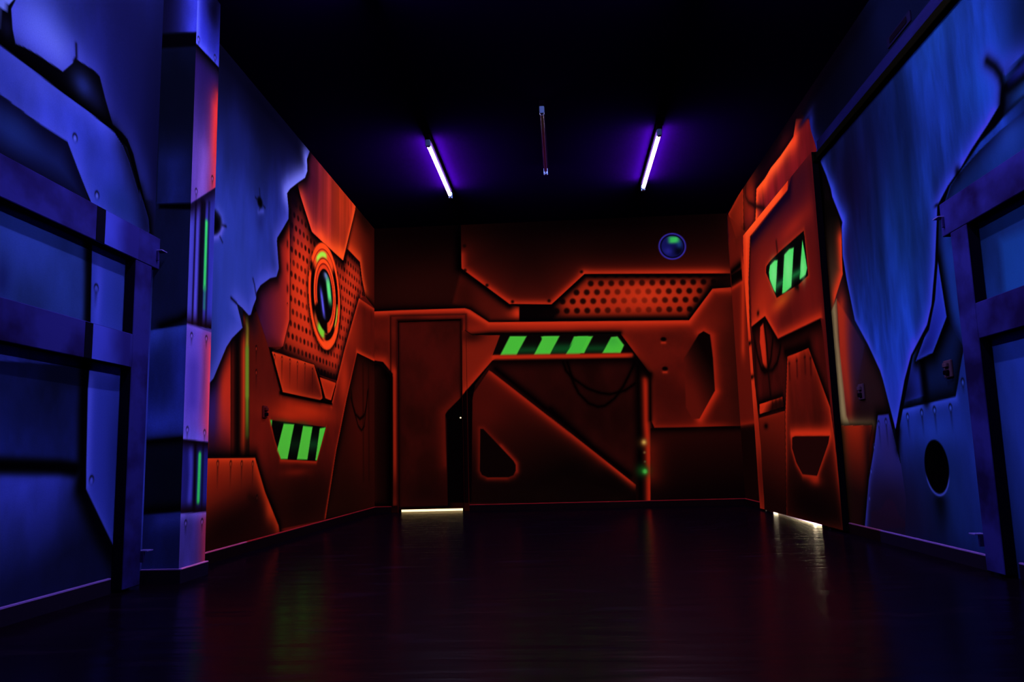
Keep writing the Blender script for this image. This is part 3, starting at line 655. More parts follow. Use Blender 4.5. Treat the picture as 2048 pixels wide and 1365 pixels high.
# painted ball lens
bc, be = W.uv([(1344.5, 493), (1344.5, 466)]); RB = abs(be[1]-bc[1]); i = np.nonzero((abs(W.U-bc[0]) < RB*1.3) & (abs(W.V-bc[1]) < RB*1.3))[0]
x_, y_ = (W.U[i]-bc[0])/RB, (W.V[i]-bc[1])/RB; rr = np.hypot(x_, y_)
W.mix(i, 1-sm(0.94, 1.04, rr), (56, 46, 176)); W.mix(i, 1-sm(0.84, 0.92, rr), (8, 6, 30)); W.mix(i, 1-sm(0.74, 0.82, rr), (22, 22, 104))
W.mix(i, 0.9*np.exp(-((x_-0.45)/0.4)**2-((y_+0.35)/0.4)**2)*(1-sm(0.7, 0.82, rr)), (4, 3, 20)); W.mix(i, 0.7*np.exp(-((x_+0.3)/0.3)**2-((y_+0.35)/0.25)**2)*(1-sm(0.7, 0.8, rr)), (44, 44, 160))
W.mix(i, np.exp(-((x_-0.15)/0.42)**4-((y_-0.48)/0.28)**4)*(1-sm(0.74, 0.80, rr)), (60, 210, 100)); W.mix(i, 0.6*np.exp(-((x_-0.5)/0.2)**2-((y_-0.1)/0.25)**2)*(1-sm(0.7, 0.8, rr)), (30, 90, 160))
W.names.append(('painted_ball_lens', 'painted round blue lens with green glint')); W.id[i[rr < 1]] = len(W.names)-1
# right end strip next to the corner
W.stroke('1462,440 1463,545', (46, 7, 6), 0.10, 0.5)
# the door leaf wears the same picture: cut it out of the wall as its own slab
dx0, dz1 = onY(YB, 797, 1000)[0], onY(YB, 860, 641)[1]; dx1 = onY(YB, 926, 900)[0]
door_c = (dx0, dx1, -0.1, dz1)
W.build('wall_back', lambda u, v: np.stack([u, np.full(u.shape, YB), v], -1), nrm=(0, -1, 0), dim=0.95, deep=0.12, drop=[door_c])
WB = W
# door leaf: front painted, set back 12 mm, 2 cm off the floor
us, vs = np.linspace(dx0+0.004, dx1-0.004, 120), np.linspace(0.030, dz1-0.004, 330)
D = Canvas(us, vs, lambda x, y: onY(YB, x, y), (0, 0, 0))
def resample(dst, src, du=0):
    ui = np.clip(np.searchsorted(src.us, dst.U), 1, len(src.us)-1); vi = np.clip(np.searchsorted(src.vs, dst.V), 1, len(src.vs)-1)
    g = src.c.reshape(*src.shape, 3)
    fu = ((dst.U-src.us[ui-1])/(src.us[ui]-src.us[ui-1])).clip(0, 1)[:, None]; fv = ((dst.V-src.vs[vi-1])/(src.vs[vi]-src.vs[vi-1])).clip(0, 1)[:, None]
    dst.c = (g[ui-1, vi-1]*(1-fu)+g[ui, vi-1]*fu)*(1-fv)+(g[ui-1, vi]*(1-fu)+g[ui, vi]*fu)*fv
resample(D, WB)
door1 = MB().box(dx0+0.004, dx1-0.004, YB+0.0125, YB+0.05, 0.030, dz1-0.004).build('door_1', m_blackwood); tag(door1, kind='structure')
D.build('door_face', lambda u, v: np.stack([u, np.full(u.shape, YB+0.012), v], -1), nrm=(0, -1, 0), dim=0.95, deep=0.12, parent=door1, split=False, kind=None)
kx, kz = onY(YB, 921, 836)
MB().cyl((kx, YB+0.004, kz+0.03), (kx, YB+0.0119, kz+0.03), 0.022, 14).build('keyhole_plate', m_black, door1)
m_keyhole = mat('light_through_keyhole', (0.1, 0.1, 0.1), emit=(1.0, 0.72, 0.4), estr=2.0)
MB().cyl((kx, YB+0.003, kz), (kx, YB+0.0118, kz), 0.008, 10).build('keyhole', m_keyhole, door1)

st = MB(); st.box(dx0-0.12, dx0+0.02, YB+0.051, YB+0.06, 0, dz1+0.12).box(dx1-0.02, dx1+0.12, YB+0.051, YB+0.06, 0, dz1+0.12).box(dx0+0.02, dx1-0.02, YB+0.051, YB+0.06, dz1-0.02, dz1+0.12)
st.box(dx0-0.12, dx0+0.003, YB+0.001, YB+0.051, 0, dz1+0.12).box(dx1-0.003, dx1+0.12, YB+0.001, YB+0.051, 0, dz1+0.12).box(dx0+0.003, dx1-0.003, YB+0.001, YB+0.051, dz1-0.003, dz1+0.12)
tag(st.build('trim_2', m_blackwood), kind='structure')
# casing round the back door
def wrap(us, vs, src, to3d, name, parent=None, kind=None):
    D = Canvas(us, vs, None, (0, 0, 0)); resample(D, src); return D.build(name, to3d, parent=parent, split=False, kind=kind, nrm=(0, -1, 0), dim=0.95, deep=0.12)
fw = 0.055
cs = MB(); m_cas = mat('casing_side', paint_rgb((60, 9, 7)), 0.9, 0.0)
cas = MB().box(dx0-fw-0.02, dx0+0.002, YB-0.014, YB-0.001, 0, dz1+fw, 0.003).build('trim_1', m_cas); tag(cas, kind='structure')
MB().box(dx1+0.004, dx1+fw+0.004, YB-0.014, YB-0.001, 0, dz1+fw, 0.003).build('casing_jamb', m_cas, cas)
MB().box(dx0-0.002, dx1+0.004, YB-0.014, YB-0.001, dz1, dz1+fw, 0.003).build('casing_head', m_cas, cas)
wrap(np.linspace(dx0-fw-0.017, dx0-0.005, 20), np.linspace(0.003, dz1+fw-0.003, 330), WB, lambda u, v: np.stack([u, np.full(u.shape, YB-0.0143), v], -1), 'casing_paint', cas)
wrap(np.linspace(dx1+0.007, dx1+fw+0.001, 16), np.linspace(0.003, dz1+fw-0.003, 330), WB, lambda u, v: np.stack([u, np.full(u.shape, YB-0.0143), v], -1), 'casing_paint', cas)
wrap(np.linspace(dx0-0.005, dx1+0.007, 110), np.linspace(dz1+0.003, dz1+fw-0.003, 10), WB, lambda u, v: np.stack([u, np.full(u.shape, YB-0.0143), v], -1), 'casing_paint', cas)

# ================================================================== RIGHT WALL MURAL
XD = XR-0.050                      # painted face of the sliding door
W = Canvas(side_us(XR, 3.3), VS, lambda x, y: onX(XR, x, y), (24, 38, 136))
W.mottle(None, 3.2, 0.9, 0.58, 1.18); W.mottle(None, 11, 2.2, 0.84, 1.16)
W.blob((1870, 60), (90, 120), (30, 60, 170), 0.6); W.blob((1760, 290), (70, 120), (14, 20, 88), 0.6); W.blob((1695, 380), (60, 150), (24, 10, 58), 0.85); W.blob((1690, 520), (20, 60), (40, 20, 90), 0.6)
W.blob((1810, 480), (60, 200), (26, 54, 156), 0.5); W.blob((1960, 160), (60, 90), (28, 60, 180), 0.6); W.mottle(None, 7, 1.4, 0.9, 1.15)
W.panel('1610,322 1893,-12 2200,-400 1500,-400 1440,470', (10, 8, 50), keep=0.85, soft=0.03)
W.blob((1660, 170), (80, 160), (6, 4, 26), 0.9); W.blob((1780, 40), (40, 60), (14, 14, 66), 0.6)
SAVE = W.c.copy()
# red zone
RZ = '1440,180 1590,180 1604,230 1618,240 1622,258 1631,290 1600,330 1641,322.6 1653,352 1661.7,378 1664.6,393 1685,444.6 1683.7,454 1685.5,512 1693.5,560 1710,641 1737,691 1760,741 1766,760 1791,858 1758,860 1738,970 1725,1075 1440,1000'
W.panel(RZ, (96, 14, 14), soft=0.008)
ST = '1440,180 1592,218 1594,240 1588,273 1542,335 1514,376 1512,430 1500,450 1440,500'
W.panel(ST, (70, 8, 22), name='painted_side_panel'); W.mottle(ST, 1.2, 8, 0.6, 1.3)
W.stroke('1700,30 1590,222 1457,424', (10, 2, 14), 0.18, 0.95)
W.blob((1500, 400), (14, 70), (170, 32, 16), 0.8, clip=ST); W.blob((1570, 290), (14, 22), (120, 18, 24), 0.6, clip=ST)
W.stroke('1594,225 1587,273 1542,336 1513,378 1511,470', (20, 2, 10), 0.06, 0.8, clip=ST)
WG = 'r5 60,890 165,700 168,1010 118,1075'
W.panel(WG, (120, 22, 14), rim=((210, 46, 20), 0.04, 0.7), sh=(0.03, 0.9), name='painted_wedge')
W.stroke('1473,482 1487,465', (6, 1, 2), 0.07, 0.9)
BR = '1592,238 1587,274 1560,314 1542,336 1530,357 1513,378 1510,480 1560,420 1620,330 1634,300 1622,262 1618,238'
W.panel(BR, (120, 16, 28), name='painted_orange_sheet', label='painted orange sheet above the sliding door')
W.mottle(BR, 9, 1, 0.8, 1.15)
W.stroke('1588,276 1560,316 1542,338 1528,360', (255, 76, 34), 0.085, 0.95, clip=BR); W.blob((1553, 322), (14, 22), (255, 80, 40), 0.6, clip=BR); W.stroke('1592,242 1588,275', (236, 52, 30), 0.10, 0.85, clip=BR)
W.stroke('1530,358 1514,380 1511,440', (255, 72, 30), 0.10, 0.95, clip=BR)
W.blob((1622, 290), (10, 50), (96, 12, 24), 0.6, clip=BR); W.blob((1570, 350), (22, 26), (140, 22, 34), 0.5, clip=BR)
W.blob((1609, 238), (14, 9), (22, 8, 44), 0.9); W.blob((1614, 232), (12, 5), (34, 26, 110), 0.6)
W.blob((1600, 222), (30, 20), (20, 5, 24), 0.8)
W.stroke('1622,242 1623,262 1628,285 1633,292', (40, 36, 160), 0.07, 0.8, no=BR)
W.stroke('1480,270 1491,362 1489,390 1493,402 1502,410 1512,414 1526,417 1531,418', (16, 4, 16), 0.02, 0.0)
W.stroke('1509,331 1494,354 1490.5,375 1491,394 1497,405 1510,412 1528,417', (30, 6, 12), 0.030, 0.85)
# corner strip by the back wall
KS = '1455,430 1497,470 1519,1010 1487,1002 1473,740 1460,530'
W.panel(KS, (112, 18, 12), name='painted_corner_strip', keep=0.85)
W.blob((1481, 420), (14, 40), (170, 34, 16), 0.6); W.stroke('1486,530 1486,700', (214, 44, 20), 0.10, 0.7)
W.stroke('1463,545 1480,530', (4, 1, 2), 0.05, 0.97); W.panel('1462,551 1483,538 1485,562 1463,576', (10, 2, 3), soft=0.02)
W.stroke('1464,577 1486,563', (190, 36, 18), 0.03, 0.8)
W.panel('1476,852 1509,847 1519,1010 1489,1002', (26, 4, 5), soft=0.02, name='painted_wall_panel'); W.stroke('1476,850 1509,845', (150, 26, 14), 0.03, 0.8)
# strip between sliding door and torn sheet
DZ = '1610,322 1641,322.6 1653,352 1661.7,378 1664.6,393 1685,444.6 1683.7,454 1685.5,512 1693.5,560 1710,641 1737,691 1760,741 1766,760 1791,858 1756,850 1640,850'
W.panel(DZ, (58, 18, 30), name='painted_side_panel', soft=0.008)
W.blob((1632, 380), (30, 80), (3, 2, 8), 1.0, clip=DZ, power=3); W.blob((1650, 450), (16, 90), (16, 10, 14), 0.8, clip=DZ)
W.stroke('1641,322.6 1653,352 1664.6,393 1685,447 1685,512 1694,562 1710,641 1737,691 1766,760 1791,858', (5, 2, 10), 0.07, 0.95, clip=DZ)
W.stroke('1640,330 1646,400 1660,600 1670,760 1689,1010', (3, 2, 6), 0.018, 1.0, power=4)
UT = '1648,400 1668,400 1683,460 1684,520 1685.5,549 1672,592 1660,640 1654,632 1650,560'
W.panel(UT, grad=((1662, 430), (12, 7, 8), (1660, 620), (110, 66, 50)), soft=0.01, name='painted_orange_shard'); W.stroke('1681,480 1684.5,545 1670,594', (226, 48, 26), 0.075, 0.95, clip=UT)
LS = '1673,598 1677,680 1693,832 1700,853 1672,853 1658,700 1655,640'
W.panel('1674,600 1730,690 1700,850 1688,850', grad=((1680, 720), (170, 36, 26), (1725, 760), (40, 24, 60)), soft=0.02)
W.stroke('1683,610 1690,720 1703,840', (176, 38, 24), 0.08, 0.85); W.blob((1712, 700), (16, 90), (40, 26, 90), 0.55, clip=DZ); W.blob((1730, 830), (34, 30), (30, 8, 12), 0.8, clip=DZ)
W.blob((1740, 780), (34, 60), (42, 22, 34), 0.8, clip=DZ); W.blob((1722, 640), (16, 50), (24, 20, 70), 0.7, clip=DZ)
W.panel(LS, (168, 142, 104), soft=0.016, name='painted_leak_lit_tube', label='painted tube, pale beige from leaked door light put into its colour')  # warm light leaking past the door is put into this tube's colour
W.stroke('1672,605 1677,680 1693,830', (110, 60, 44), 0.03, 0.7, clip=LS)
W.stroke('1676,846 1720,848 1750,849', (130, 106, 72), 0.035, 0.75)
LB = '1677,852 1744,851.5 1738,885 1730,1075 1685,1060'
W.panel(LB, grad=((1710, 853), (158, 30, 16), (1715, 990), (34, 8, 12)), sh=(0.02, 0.6), name='painted_lower_plate')
W.stroke('1684,870 1690,1040', (60, 50, 24), 0.08, 0.7, clip=LB); W.blob((1742, 920), (12, 90), (14, 6, 16), 0.85, clip=LB)
# purple plate
PP = '1756,832 1777,829 1800,925 1830,1000 1840,1100 1728,1075 1738,960 1748,900'
W.panel(PP, grad=((1765, 832), (52, 42, 170), (1780, 1040), (30, 12, 46)), sh=(0.05, 0.85), name='painted_purple_plate', soft=0.008)
W.stroke('1756,833 1748,900 1738,960 1730,1070', (60, 50, 176), 0.035, 0.8, clip=PP); W.blob((1775, 900), (16, 50), (52, 30, 110), 0.6, clip=PP); W.blob((1780, 1000), (36, 40), (34, 12, 44), 0.6, clip=PP)
for x, y in ((1757.5, 849), (1772, 845)): W.rivet((x, y), 0.018, 0.16, lite=(60, 60, 190))
for x, y in ((1748.5, 895), (1742.5, 944), (1739, 998)): W.rivet((x, y), 0.016, 0.08, dark=(30, 24, 100), lite=(90, 80, 230))
# blue lower plate with the round hole
BP = '1795,880 1803,820 1911,794 1917,760 1925,700 1935,640 2100,560 2100,1300 1810,1160 1812,1000'
W.panel(BP, grad=((1880, 800), (34, 44, 168), (1880, 1090), (14, 20, 84)), name='painted_holed_plate', label='painted blue plate with a round hole', soft=0.012)
W.stroke('1798,862 1796,900', (3, 2, 12), 0.03, 0.9); W.stroke('1795,870 1803,820 1911,796 1917,762', (3, 2, 14), 0.06, 0.95, no=BP)
W.mottle(BP, 3, 1.0, 0.8, 1.15); W.blob((1870, 860), (50, 40), (40, 56, 196), 0.6, clip=BP); W.blob((1900, 980), (26, 90), (24, 40, 130), 0.4, clip=BP)
W.stroke('1804,822 1911,796', (60, 66, 224), 0.03, 0.7, clip=BP)
W.blob((1812, 1030), (46, 110), (28, 12, 50), 0.8, clip=BP)
for x, y in ((1815.4, 835), (1843.5, 827), (1869, 822), (1901, 817)): W.rivet((x, y), 0.018, 0.13, lite=(80, 90, 236))
W.rivet((1925.5, 766), 0.018, 0.06, lite=(80, 90, 236))
hc = W.uv([(1873, 936), (1873, 882)]); HR = hc[1][1]-hc[0][1]; i = np.nonzero((abs(W.U-hc[0][0]) < HR*1.4) & (abs(W.V-hc[0][1]) < HR*3.4))[0]
x_, y_ = (W.U[i]-hc[0][0])/HR*1.03, (W.V[i]-hc[0][1]-0.004)/HR; rr = np.hypot(x_, y_)
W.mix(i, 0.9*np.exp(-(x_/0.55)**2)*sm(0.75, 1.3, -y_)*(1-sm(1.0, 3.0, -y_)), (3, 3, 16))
W.mix(i, 1-sm(0.97, 1.05, rr), (2, 1, 5)); W.mix(i, np.exp(-((np.hypot(x_, y_+0.04)-1.0)/0.05)**2)*sm(0.15, 0.6, -y_), (66, 60, 190))
W.names.append(('painted_hole', 'painted black round hole')); W.id[i[rr < 1]] = len(W.names)-1
# dark panel with the socket, lower sheets
DK = '1830,720 1866,706 1894,644 1920,600 1935,660 1927,700 1916,760 1911,792 1848,806'
W.panel(DK, (14, 22, 82), inner=((3, 2, 14), 0.05, 0.85), name='painted_recess_panel')
W.panel('1806,800 1812,740 1838,716 1842,735 1850,792 1805,806', grad=((1840, 745), (36, 40, 172), (1812, 800), (10, 8, 50)), rim=((50, 52, 206), 0.02, 0.4), name='painted_shard')
W.stroke('1844,728 1852,800', (3, 2, 12), 0.045, 0.95, power=2.5)
# plate right of the dark gap, up to the timber
FP = '1876,520 1880,440 1902,372 1926,338 1960,300 2000,262 2100,180 2100,640 1940,640 1925,690 1893,632'
W.panel(FP, (24, 40, 134), inner=((8, 6, 44), 0.04, 0.7), name='painted_wall_panel'); W.mottle(FP, 3, 2, 0.8, 1.15)
W.blob((2020, 270), (30, 40), (40, 60, 190), 0.6, clip=FP)
W.panel('2000,480 2100,440 2100,620 2010,600', (28, 62, 176), keep=0.7, soft=0.05)
SH = '1875,520 1893,634 1866,705 1832,722 1852,668 1868,600'
W.panel(SH, grad=((1890, 640), (38, 40, 184), (1845, 700), (22, 22, 120)), rim=((64, 64, 226), 0.02, 0.6), sh=(0.05, 0.95), name='painted_shard', soft=0.008)
GP = '2048,99 2020,160 2007,170 2006,210 2000,240 2048,215 2100,185 2100,40'
GP2 = '2006,175 2048,110 2100,60 2100,165 2048,195 2010,230 1990,255 1960,285 1930,330 1900,372 1878,440 1876,520 1870,600 1858,660 1826,712 1800,850 1795,900 1790,860 1806,760 1820,712 1852,652 1862,609 1869,527 1873,412 1895,371 1921,334 1942,297 1973,250 1999,208 2003,165'
W.panel(GP2, (3, 2, 14), soft=0.01, name='painted_dark_gap')
W.panel('2010,190 2060,140 2100,110 2100,160 2048,192 2008,232', grad=((2040, 170), (30, 52, 150), (2010, 215), (10, 14, 60)), soft=0.03)
W.stroke('2006,178 2030,168 2100,110', (4, 3, 16), 0.03, 0.9)
W.panel('2015,165 2025,150 2048,118 2100,60 2100,100 2048,150', (24, 24, 120), soft=0.03)
TR2 = '1641,322.6 1653,352 1661.7,378 1664.6,393 1685,444.6 1683.7,454 1685.5,512 1693.5,560 1710,641 1737,691 1760,741 1766,760 1791,858'
TR3 = '1791,858 1809,760 1822,711 1854,650 1863,609 1870,526.6 1874.6,412 1896,371 1922.5,334 1943.6,297.5 1975,250 2000,208 2004,165.5 1999,147 1975,121'
BIG = TR2+' '+TR3[9:]+' 2007,150 2017,152 2048,99 2100,20 2300,-300 1900,-300'
_P = W.uv(BIG); _i = W._sub(_P, 0.05); _d = W._seg(_i, _P, True); _a = np.clip(0.5-_d/0.008, 0, 1)[:, None]
W.c[_i] = W.c[_i]*(1-_a)+SAVE[_i]*_a; W.names.append(('painted_torn_sheet', 'painted torn blue metal sheet')); W.id[_i[_d < 0]] = len(W.names)-1
W.stroke(TR2, (66, 66, 232), 0.045, 0.8, clip=BIG); W.stroke(TR3, (72, 62, 240), 0.055, 0.8, clip=BIG); W.stroke('2007,153 2017,152 2048,101', (60, 60, 226), 0.06, 0.7, clip=BIG)
W.stroke('1664,393 1674,425 1685,444', (64, 72, 250), 0.10, 0.8, clip=BIG)
W.blob((1785, 790), (22, 60), (40, 44, 180), 0.55, clip=BIG)
W.stroke('1974,122 1990,134 2001,150 2005,170 2003,205', (3, 2, 16), 0.028, 0.9)
W.stroke('1996,350 1920,338', (4, 3, 18), 0.03, 0.0)
W.blob((1915, 345), (6, 14), (4, 2, 18), 0.9); W.blob((1873, 411), (5, 4), (4, 2, 18), 0.8)
W.blob((1920, 1120), (130, 36), (10, 12, 60), 0.5)
RWc = W
_m = (W.c[:, 2] > 1.6*W.c[:, 0]) & (W.c[:, 2] < 215); W.c[_m, 0] *= 0.8; W.c[_m, 1] *= 1.06
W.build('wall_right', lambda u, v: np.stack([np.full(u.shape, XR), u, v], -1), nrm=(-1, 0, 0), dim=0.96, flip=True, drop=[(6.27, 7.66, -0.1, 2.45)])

# ================================================================== SLIDING DOOR
dY0, dY1 = 5.655, 7.955; dZ1 = 2.128+EYE
W = Canvas(steps(dY0, dY1, lambda y: 0.85*y*y/(PIX*XD)), np.linspace(0.02, dZ1, 430), lambda x, y: onX(XD, x, y), (104, 16, 18))
W.mottle(None, 3, 1.2, 0.9, 1.12)
ALL = '1400,100 1800,100 1800,1200 1400,1200'
W.blob((1585, 420), (60, 70), (96, 14, 34), 0.8); W.blob((1600, 360), (30, 40), (70, 12, 34), 0.8)
W.blob((1530, 560), (26, 80), (156, 26, 18), 0.7)
UPP = '1501,476 1575,382 1583,352 1618,308 1650,640 1641,636 1556,677 1530,632 1503,653'
W.panel(UPP, name='painted_upper_plate', label='painted red plate with a striped window')
W.blob((1520, 620), (30, 50), (196, 40, 20), 0.7, clip=UPP); W.blob((1620, 600), (26, 50), (120, 18, 18), 0.5, clip=UPP)
W.stroke('1503,653 1530,632 1556,677 1641,636', (226, 46, 22), 0.055, 0.8, clip=UPP)
W.blob((1585, 455), (40, 24), (190, 36, 22), 0.6, clip=UPP); W.blob((1560, 610), (20, 14), (230, 60, 24), 0.5, clip=UPP)
W.stroke('1545,385 1575,345 1583,352 1576,383 1505,472', (24, 4, 46), 0.0001, 0.0)
W.stroke('1579,355 1578,385 1545,425 1504,478', (14, 3, 40), 0.075, 0.9, clip=UPP)
# bright bevel along top and far edge
BV = '1600,320 1584,345 1576,361 1575,380 1541,421 1500,473 1497,560 1499,640 1506,735 1516,830 1533,1030 1516,1030 1503,800 1488,600 1486,470 1530,410'
W.panel(BV, (214, 44, 22), name='painted_bevel', soft=0.01)
W.stroke('1560,385 1530,423 1494,466', (255, 74, 34), 0.09, 0.95, clip=BV); W.stroke('1494,470 1493,560 1496,640', (250, 64, 28), 0.07, 0.8, clip=BV)
W.blob((1522, 960), (12, 90), (84, 12, 10), 0.85, clip=BV); W.blob((1512, 860), (12, 50), (150, 26, 16), 0.6, clip=BV)
for x, y in ((1498, 688), (1503, 755)): W.blob((x, y), (7, 5), (12, 2, 3), 0.9)
W.stroke('1501,476 1497,560 1500,650 1508,740 1517,830 1534,1025', (30, 4, 6), 0.035, 0.75, no=BV)
# window
DW = 'D 790,383 805,480 848,935 720,1060 690,1075 455,1218 322,905 325,830 370,765 480,655'
W.stroke(DW, (214, 50, 24), 0.03, 0.5, closed=True)
W.panel(DW, (8, 8, 10), soft=0.008, name='painted_window', label='painted window with upright green stripes')
for st in ('D 372,815 430,752 466,748 442,1152 420,1120 368,985 360,900', 'D 550,680 610,612 667,592 637,1080 560,1150 523,1165', 'D 774,498 800,640 832,850 815,930 745,990 738,960 752,780'):
    W.panel(st, (84, 232, 110), soft=0.014, name='painted_green_stripe')
for c, r in (((1547, 549), (7, 30)), ((1576, 540), (8, 36)), ((1606, 540), (5, 26))): W.blob(c, r, (140, 240, 150), 0.6, power=2.4)
W.stroke('D 450,1075 535,1010', (30, 120, 66), 0.035, 0.9, clip='D 470,700 545,690 525,1165 442,1160'); W.stroke('D 640,955 750,890', (26, 130, 64), 0.035, 0.9, clip='D 668,592 770,500 745,990 637,1080')
W.stroke('D 462,640 450,520', (40, 6, 10), 0.02, 0.8); W.stroke('D 690,1075 720,1085', (10, 3, 6), 0.03, 0.9)
W.blob((1565, 600), (16, 10), (214, 100, 26), 0.4, no if False else None)
# middle recess
MR = '1503,655 1530,633 1556,679 1641,638 1645,660 1665,850 1650,800 1617,697 1575,714 1571,830 1518,850'
W.panel(MR, (84, 12, 12), name='painted_recess'); W.mottle(MR, 4, 2, 0.85, 1.15)
W.stroke('1503,657 1530,635 1556,680 1641,640', (8, 1, 3), 0.075, 0.95, clip=MR); W.stroke('1571,705 1617,692', (10, 1, 3), 0.06, 0.95, clip=MR); W.stroke('1617,694 1655,800', (14, 2, 4), 0.06, 0.85, clip=MR)
W.stroke('1508,660 1512,780 1520,830', (20, 3, 5), 0.07, 0.7, clip=MR)
SV = 'E 230,310 265,265 290,420 318,790 300,805 260,720 225,480'
W.panel(SV, (206, 38, 20), soft=0.02, name='painted_sliver'); W.stroke('E 275,270 300,500 320,800 350,1110', (12, 2, 4), 0.03, 0.9)
for c in ('E 170,480 200,640 240,780 280,828 318,800 350,680 375,440', 'E 260,780 320,810 370,800 420,720 450,600 460,520'): W.stroke(c, (10, 2, 4), 0.026, 0.9)
W.stroke('E 335,900 345,1100', (60, 9, 9), 0.1, 0.4)
BX = 'E 222,1190 480,1105 500,1190 495,1215 225,1300'
W.panel(BX, grad=((1535, 800), (206, 40, 20), (1540, 826), (50, 8, 8)), sh=(0.05, 0.85), name='painted_box'); W.stroke('E 225,1195 480,1110', (226, 46, 22), 0.02, 0.6, clip=BX)
for q in ('E 370,1180 372,1260', 'E 410,1170 412,1250', 'E 455,1160 458,1240'): W.stroke(q, (40, 6, 6), 0.03, 0.7)
LFT = '1518,837 1571,822 1575,1050 1530,1035'
W.panel(LFT, grad=((1545, 830), (120, 20, 12), (1552, 1000), (34, 5, 6)), name='painted_lower_panel'); W.blob((1532, 853), (4, 6), (8, 1, 3), 0.9); W.stroke('1519,836 1571,822', (150, 26, 14), 0.03, 0.6, clip=LFT)
LPL = '1575,714 1617,697 1650,788 1660,815 1668,870 1690,1070 1573,1040 1571,830'
W.panel(LPL, grad=((1610, 720), (124, 20, 14), (1625, 1010), (26, 5, 6)), rim=((214, 42, 20), 0.05, 0.7), sh=(0.02, 0.6), name='painted_lower_plate', label='painted red plate with a tapered cut-out')
W.mottle(LPL, 4, 1.5, 0.85, 1.15); W.blob((1610, 780), (24, 40), (96, 14, 14), 0.5, clip=LPL); W.blob((1635, 1020), (60, 50), (16, 3, 5), 0.85, clip=LPL); W.blob((1578, 990), (14, 60), (40, 6, 6), 0.7, clip=LPL)
for x, y in ((1578.5, 728), (1593.5, 722), (1609.5, 715), (1621, 717)): W.stroke([(x, y), (x+1, y+30)], (60, 6, 8), 0.022, 0.7); W.blob((x, y), (2, 3), (50, 6, 8), 0.7)
TRP = 'r7 615,238 640,226 935,224 925,285 828,565 705,552 650,450 615,330'
W.stroke(TRP, (206, 38, 20), 0.035, 0.8, closed=True, clip=LPL); W.stroke('r7 610,208 650,200 935,200', (226, 44, 22), 0.05, 0.85, clip=LPL); W.blob((1630, 960), (12, 12), (190, 34, 18), 0.7, clip=LPL)
W.panel(TRP, (44, 7, 9), soft=0.01, name='painted_cutout')
W.stroke('1658,600 1672,760', (60, 10, 12), 0.05, 0.3)
W.blob((1516, 627), (2.5, 6), (30, 4, 6), 0.9)
W.stroke([(1620, 330), (1652, 640), (1690, 1050)], (60, 8, 20), 0.05, 0.4)
sd = MB().box(XD+0.0012, XR-0.006, dY0, dY1, 0.018, dZ1).build('sliding_door', m_blackwood)
tag(sd, 'large red painted sliding door hanging on the rail, with green striped window', 'door')
W.build('painted_face', lambda u, v: np.stack([np.full(u.shape, XD), u, v], -1), nrm=(-1, 0, 0), dim=0.93, flip=True, parent=sd, kind=None)

# ------------------------------------------------------------------ rail, board, plate on the right wall
rail = MB().box(XR-0.036, XR-0.014, -1.5, 5.645, 2.056+EYE, 2.104+EYE, 0.003).build('door_rail', m_black)
tag(rail, 'long black sliding door rail running along the blue wall from the red door', 'rail')
for k in range(8): MB().box(XR-0.0145, XR-0.0002, -1.2+k*0.85, -1.16+k*0.85, 2.066+EYE, 2.09+EYE).build('rail_bracket', m_black, rail)
MB().box(XR-0.05, XR-0.0002, 5.61, 5.648, 2.045+EYE, 2.104+EYE, 0.003).build('rail_stop', m_black, rail)
m_hb = mat('header_board_paint', paint_rgb((22, 20, 92), 3.4), 0.8, 0.0, noise=((2, 1.2, 2), paint_rgb((12, 7, 44), 3.4), 0.4, 0.7))
brd = MB().box(XR-0.012, XR-0.0002, -1.5, 5.64, 2.108+EYE, 2.200+EYE, 0.002).build('header_board', m_hb)
tag(brd, 'narrow violet board fixed to the wall just above the black rail', 'board')
pl = MB().box(XR-0.009, XR-0.0002, 4.06, 4.36, 2.225+EYE, 2.285+EYE, 0.002).build('cover_plate', m_plate); tag(pl, 'small dark rectangular cover plate above the rail board', 'plate')
MB().box(XR-0.012, XR-0.009, 4.10, 4.32, 2.237+EYE, 2.273+EYE, 0.001).build('plate_insert', m_blackwood, pl)

# ------------------------------------------------------------------ sockets
def socket(side, y, z, w, h, m, label):
    X = XL if side < 0 else XR; s = -side
    a, b = sorted((X+s*0.0002, X+s*0.012)); o = MB().box(a, b, y-w/2, y+w/2, z-h/2, z+h/2, 0.003).build('wall_socket', m)
    tag(o, label, 'socket')
    for dz in (-h*0.2, h*0.22):
        a, b = sorted((X+s*0.012, X+s*0.026)); MB().box(a, b, y-w*0.28, y+w*0.28, z+dz-h*0.13, z+dz+h*0.13, 0.003).build('socket_insert', m_blackwood if dz < 0 else m, o)
socket(-1, 5.49, 0.36+EYE, 0.075, 0.085, m_socket_red, 'small maroon wall socket left of the green striped window')
socket(1, 5.22, 0.355+EYE, 0.085, 0.10, m_socket, 'small purple wall socket between the sliding door and the torn blue sheet')
socket(1, 4.05, 0.375+EYE, 0.075, 0.085, m_socket, 'small violet wall socket beside the right timber frame post')

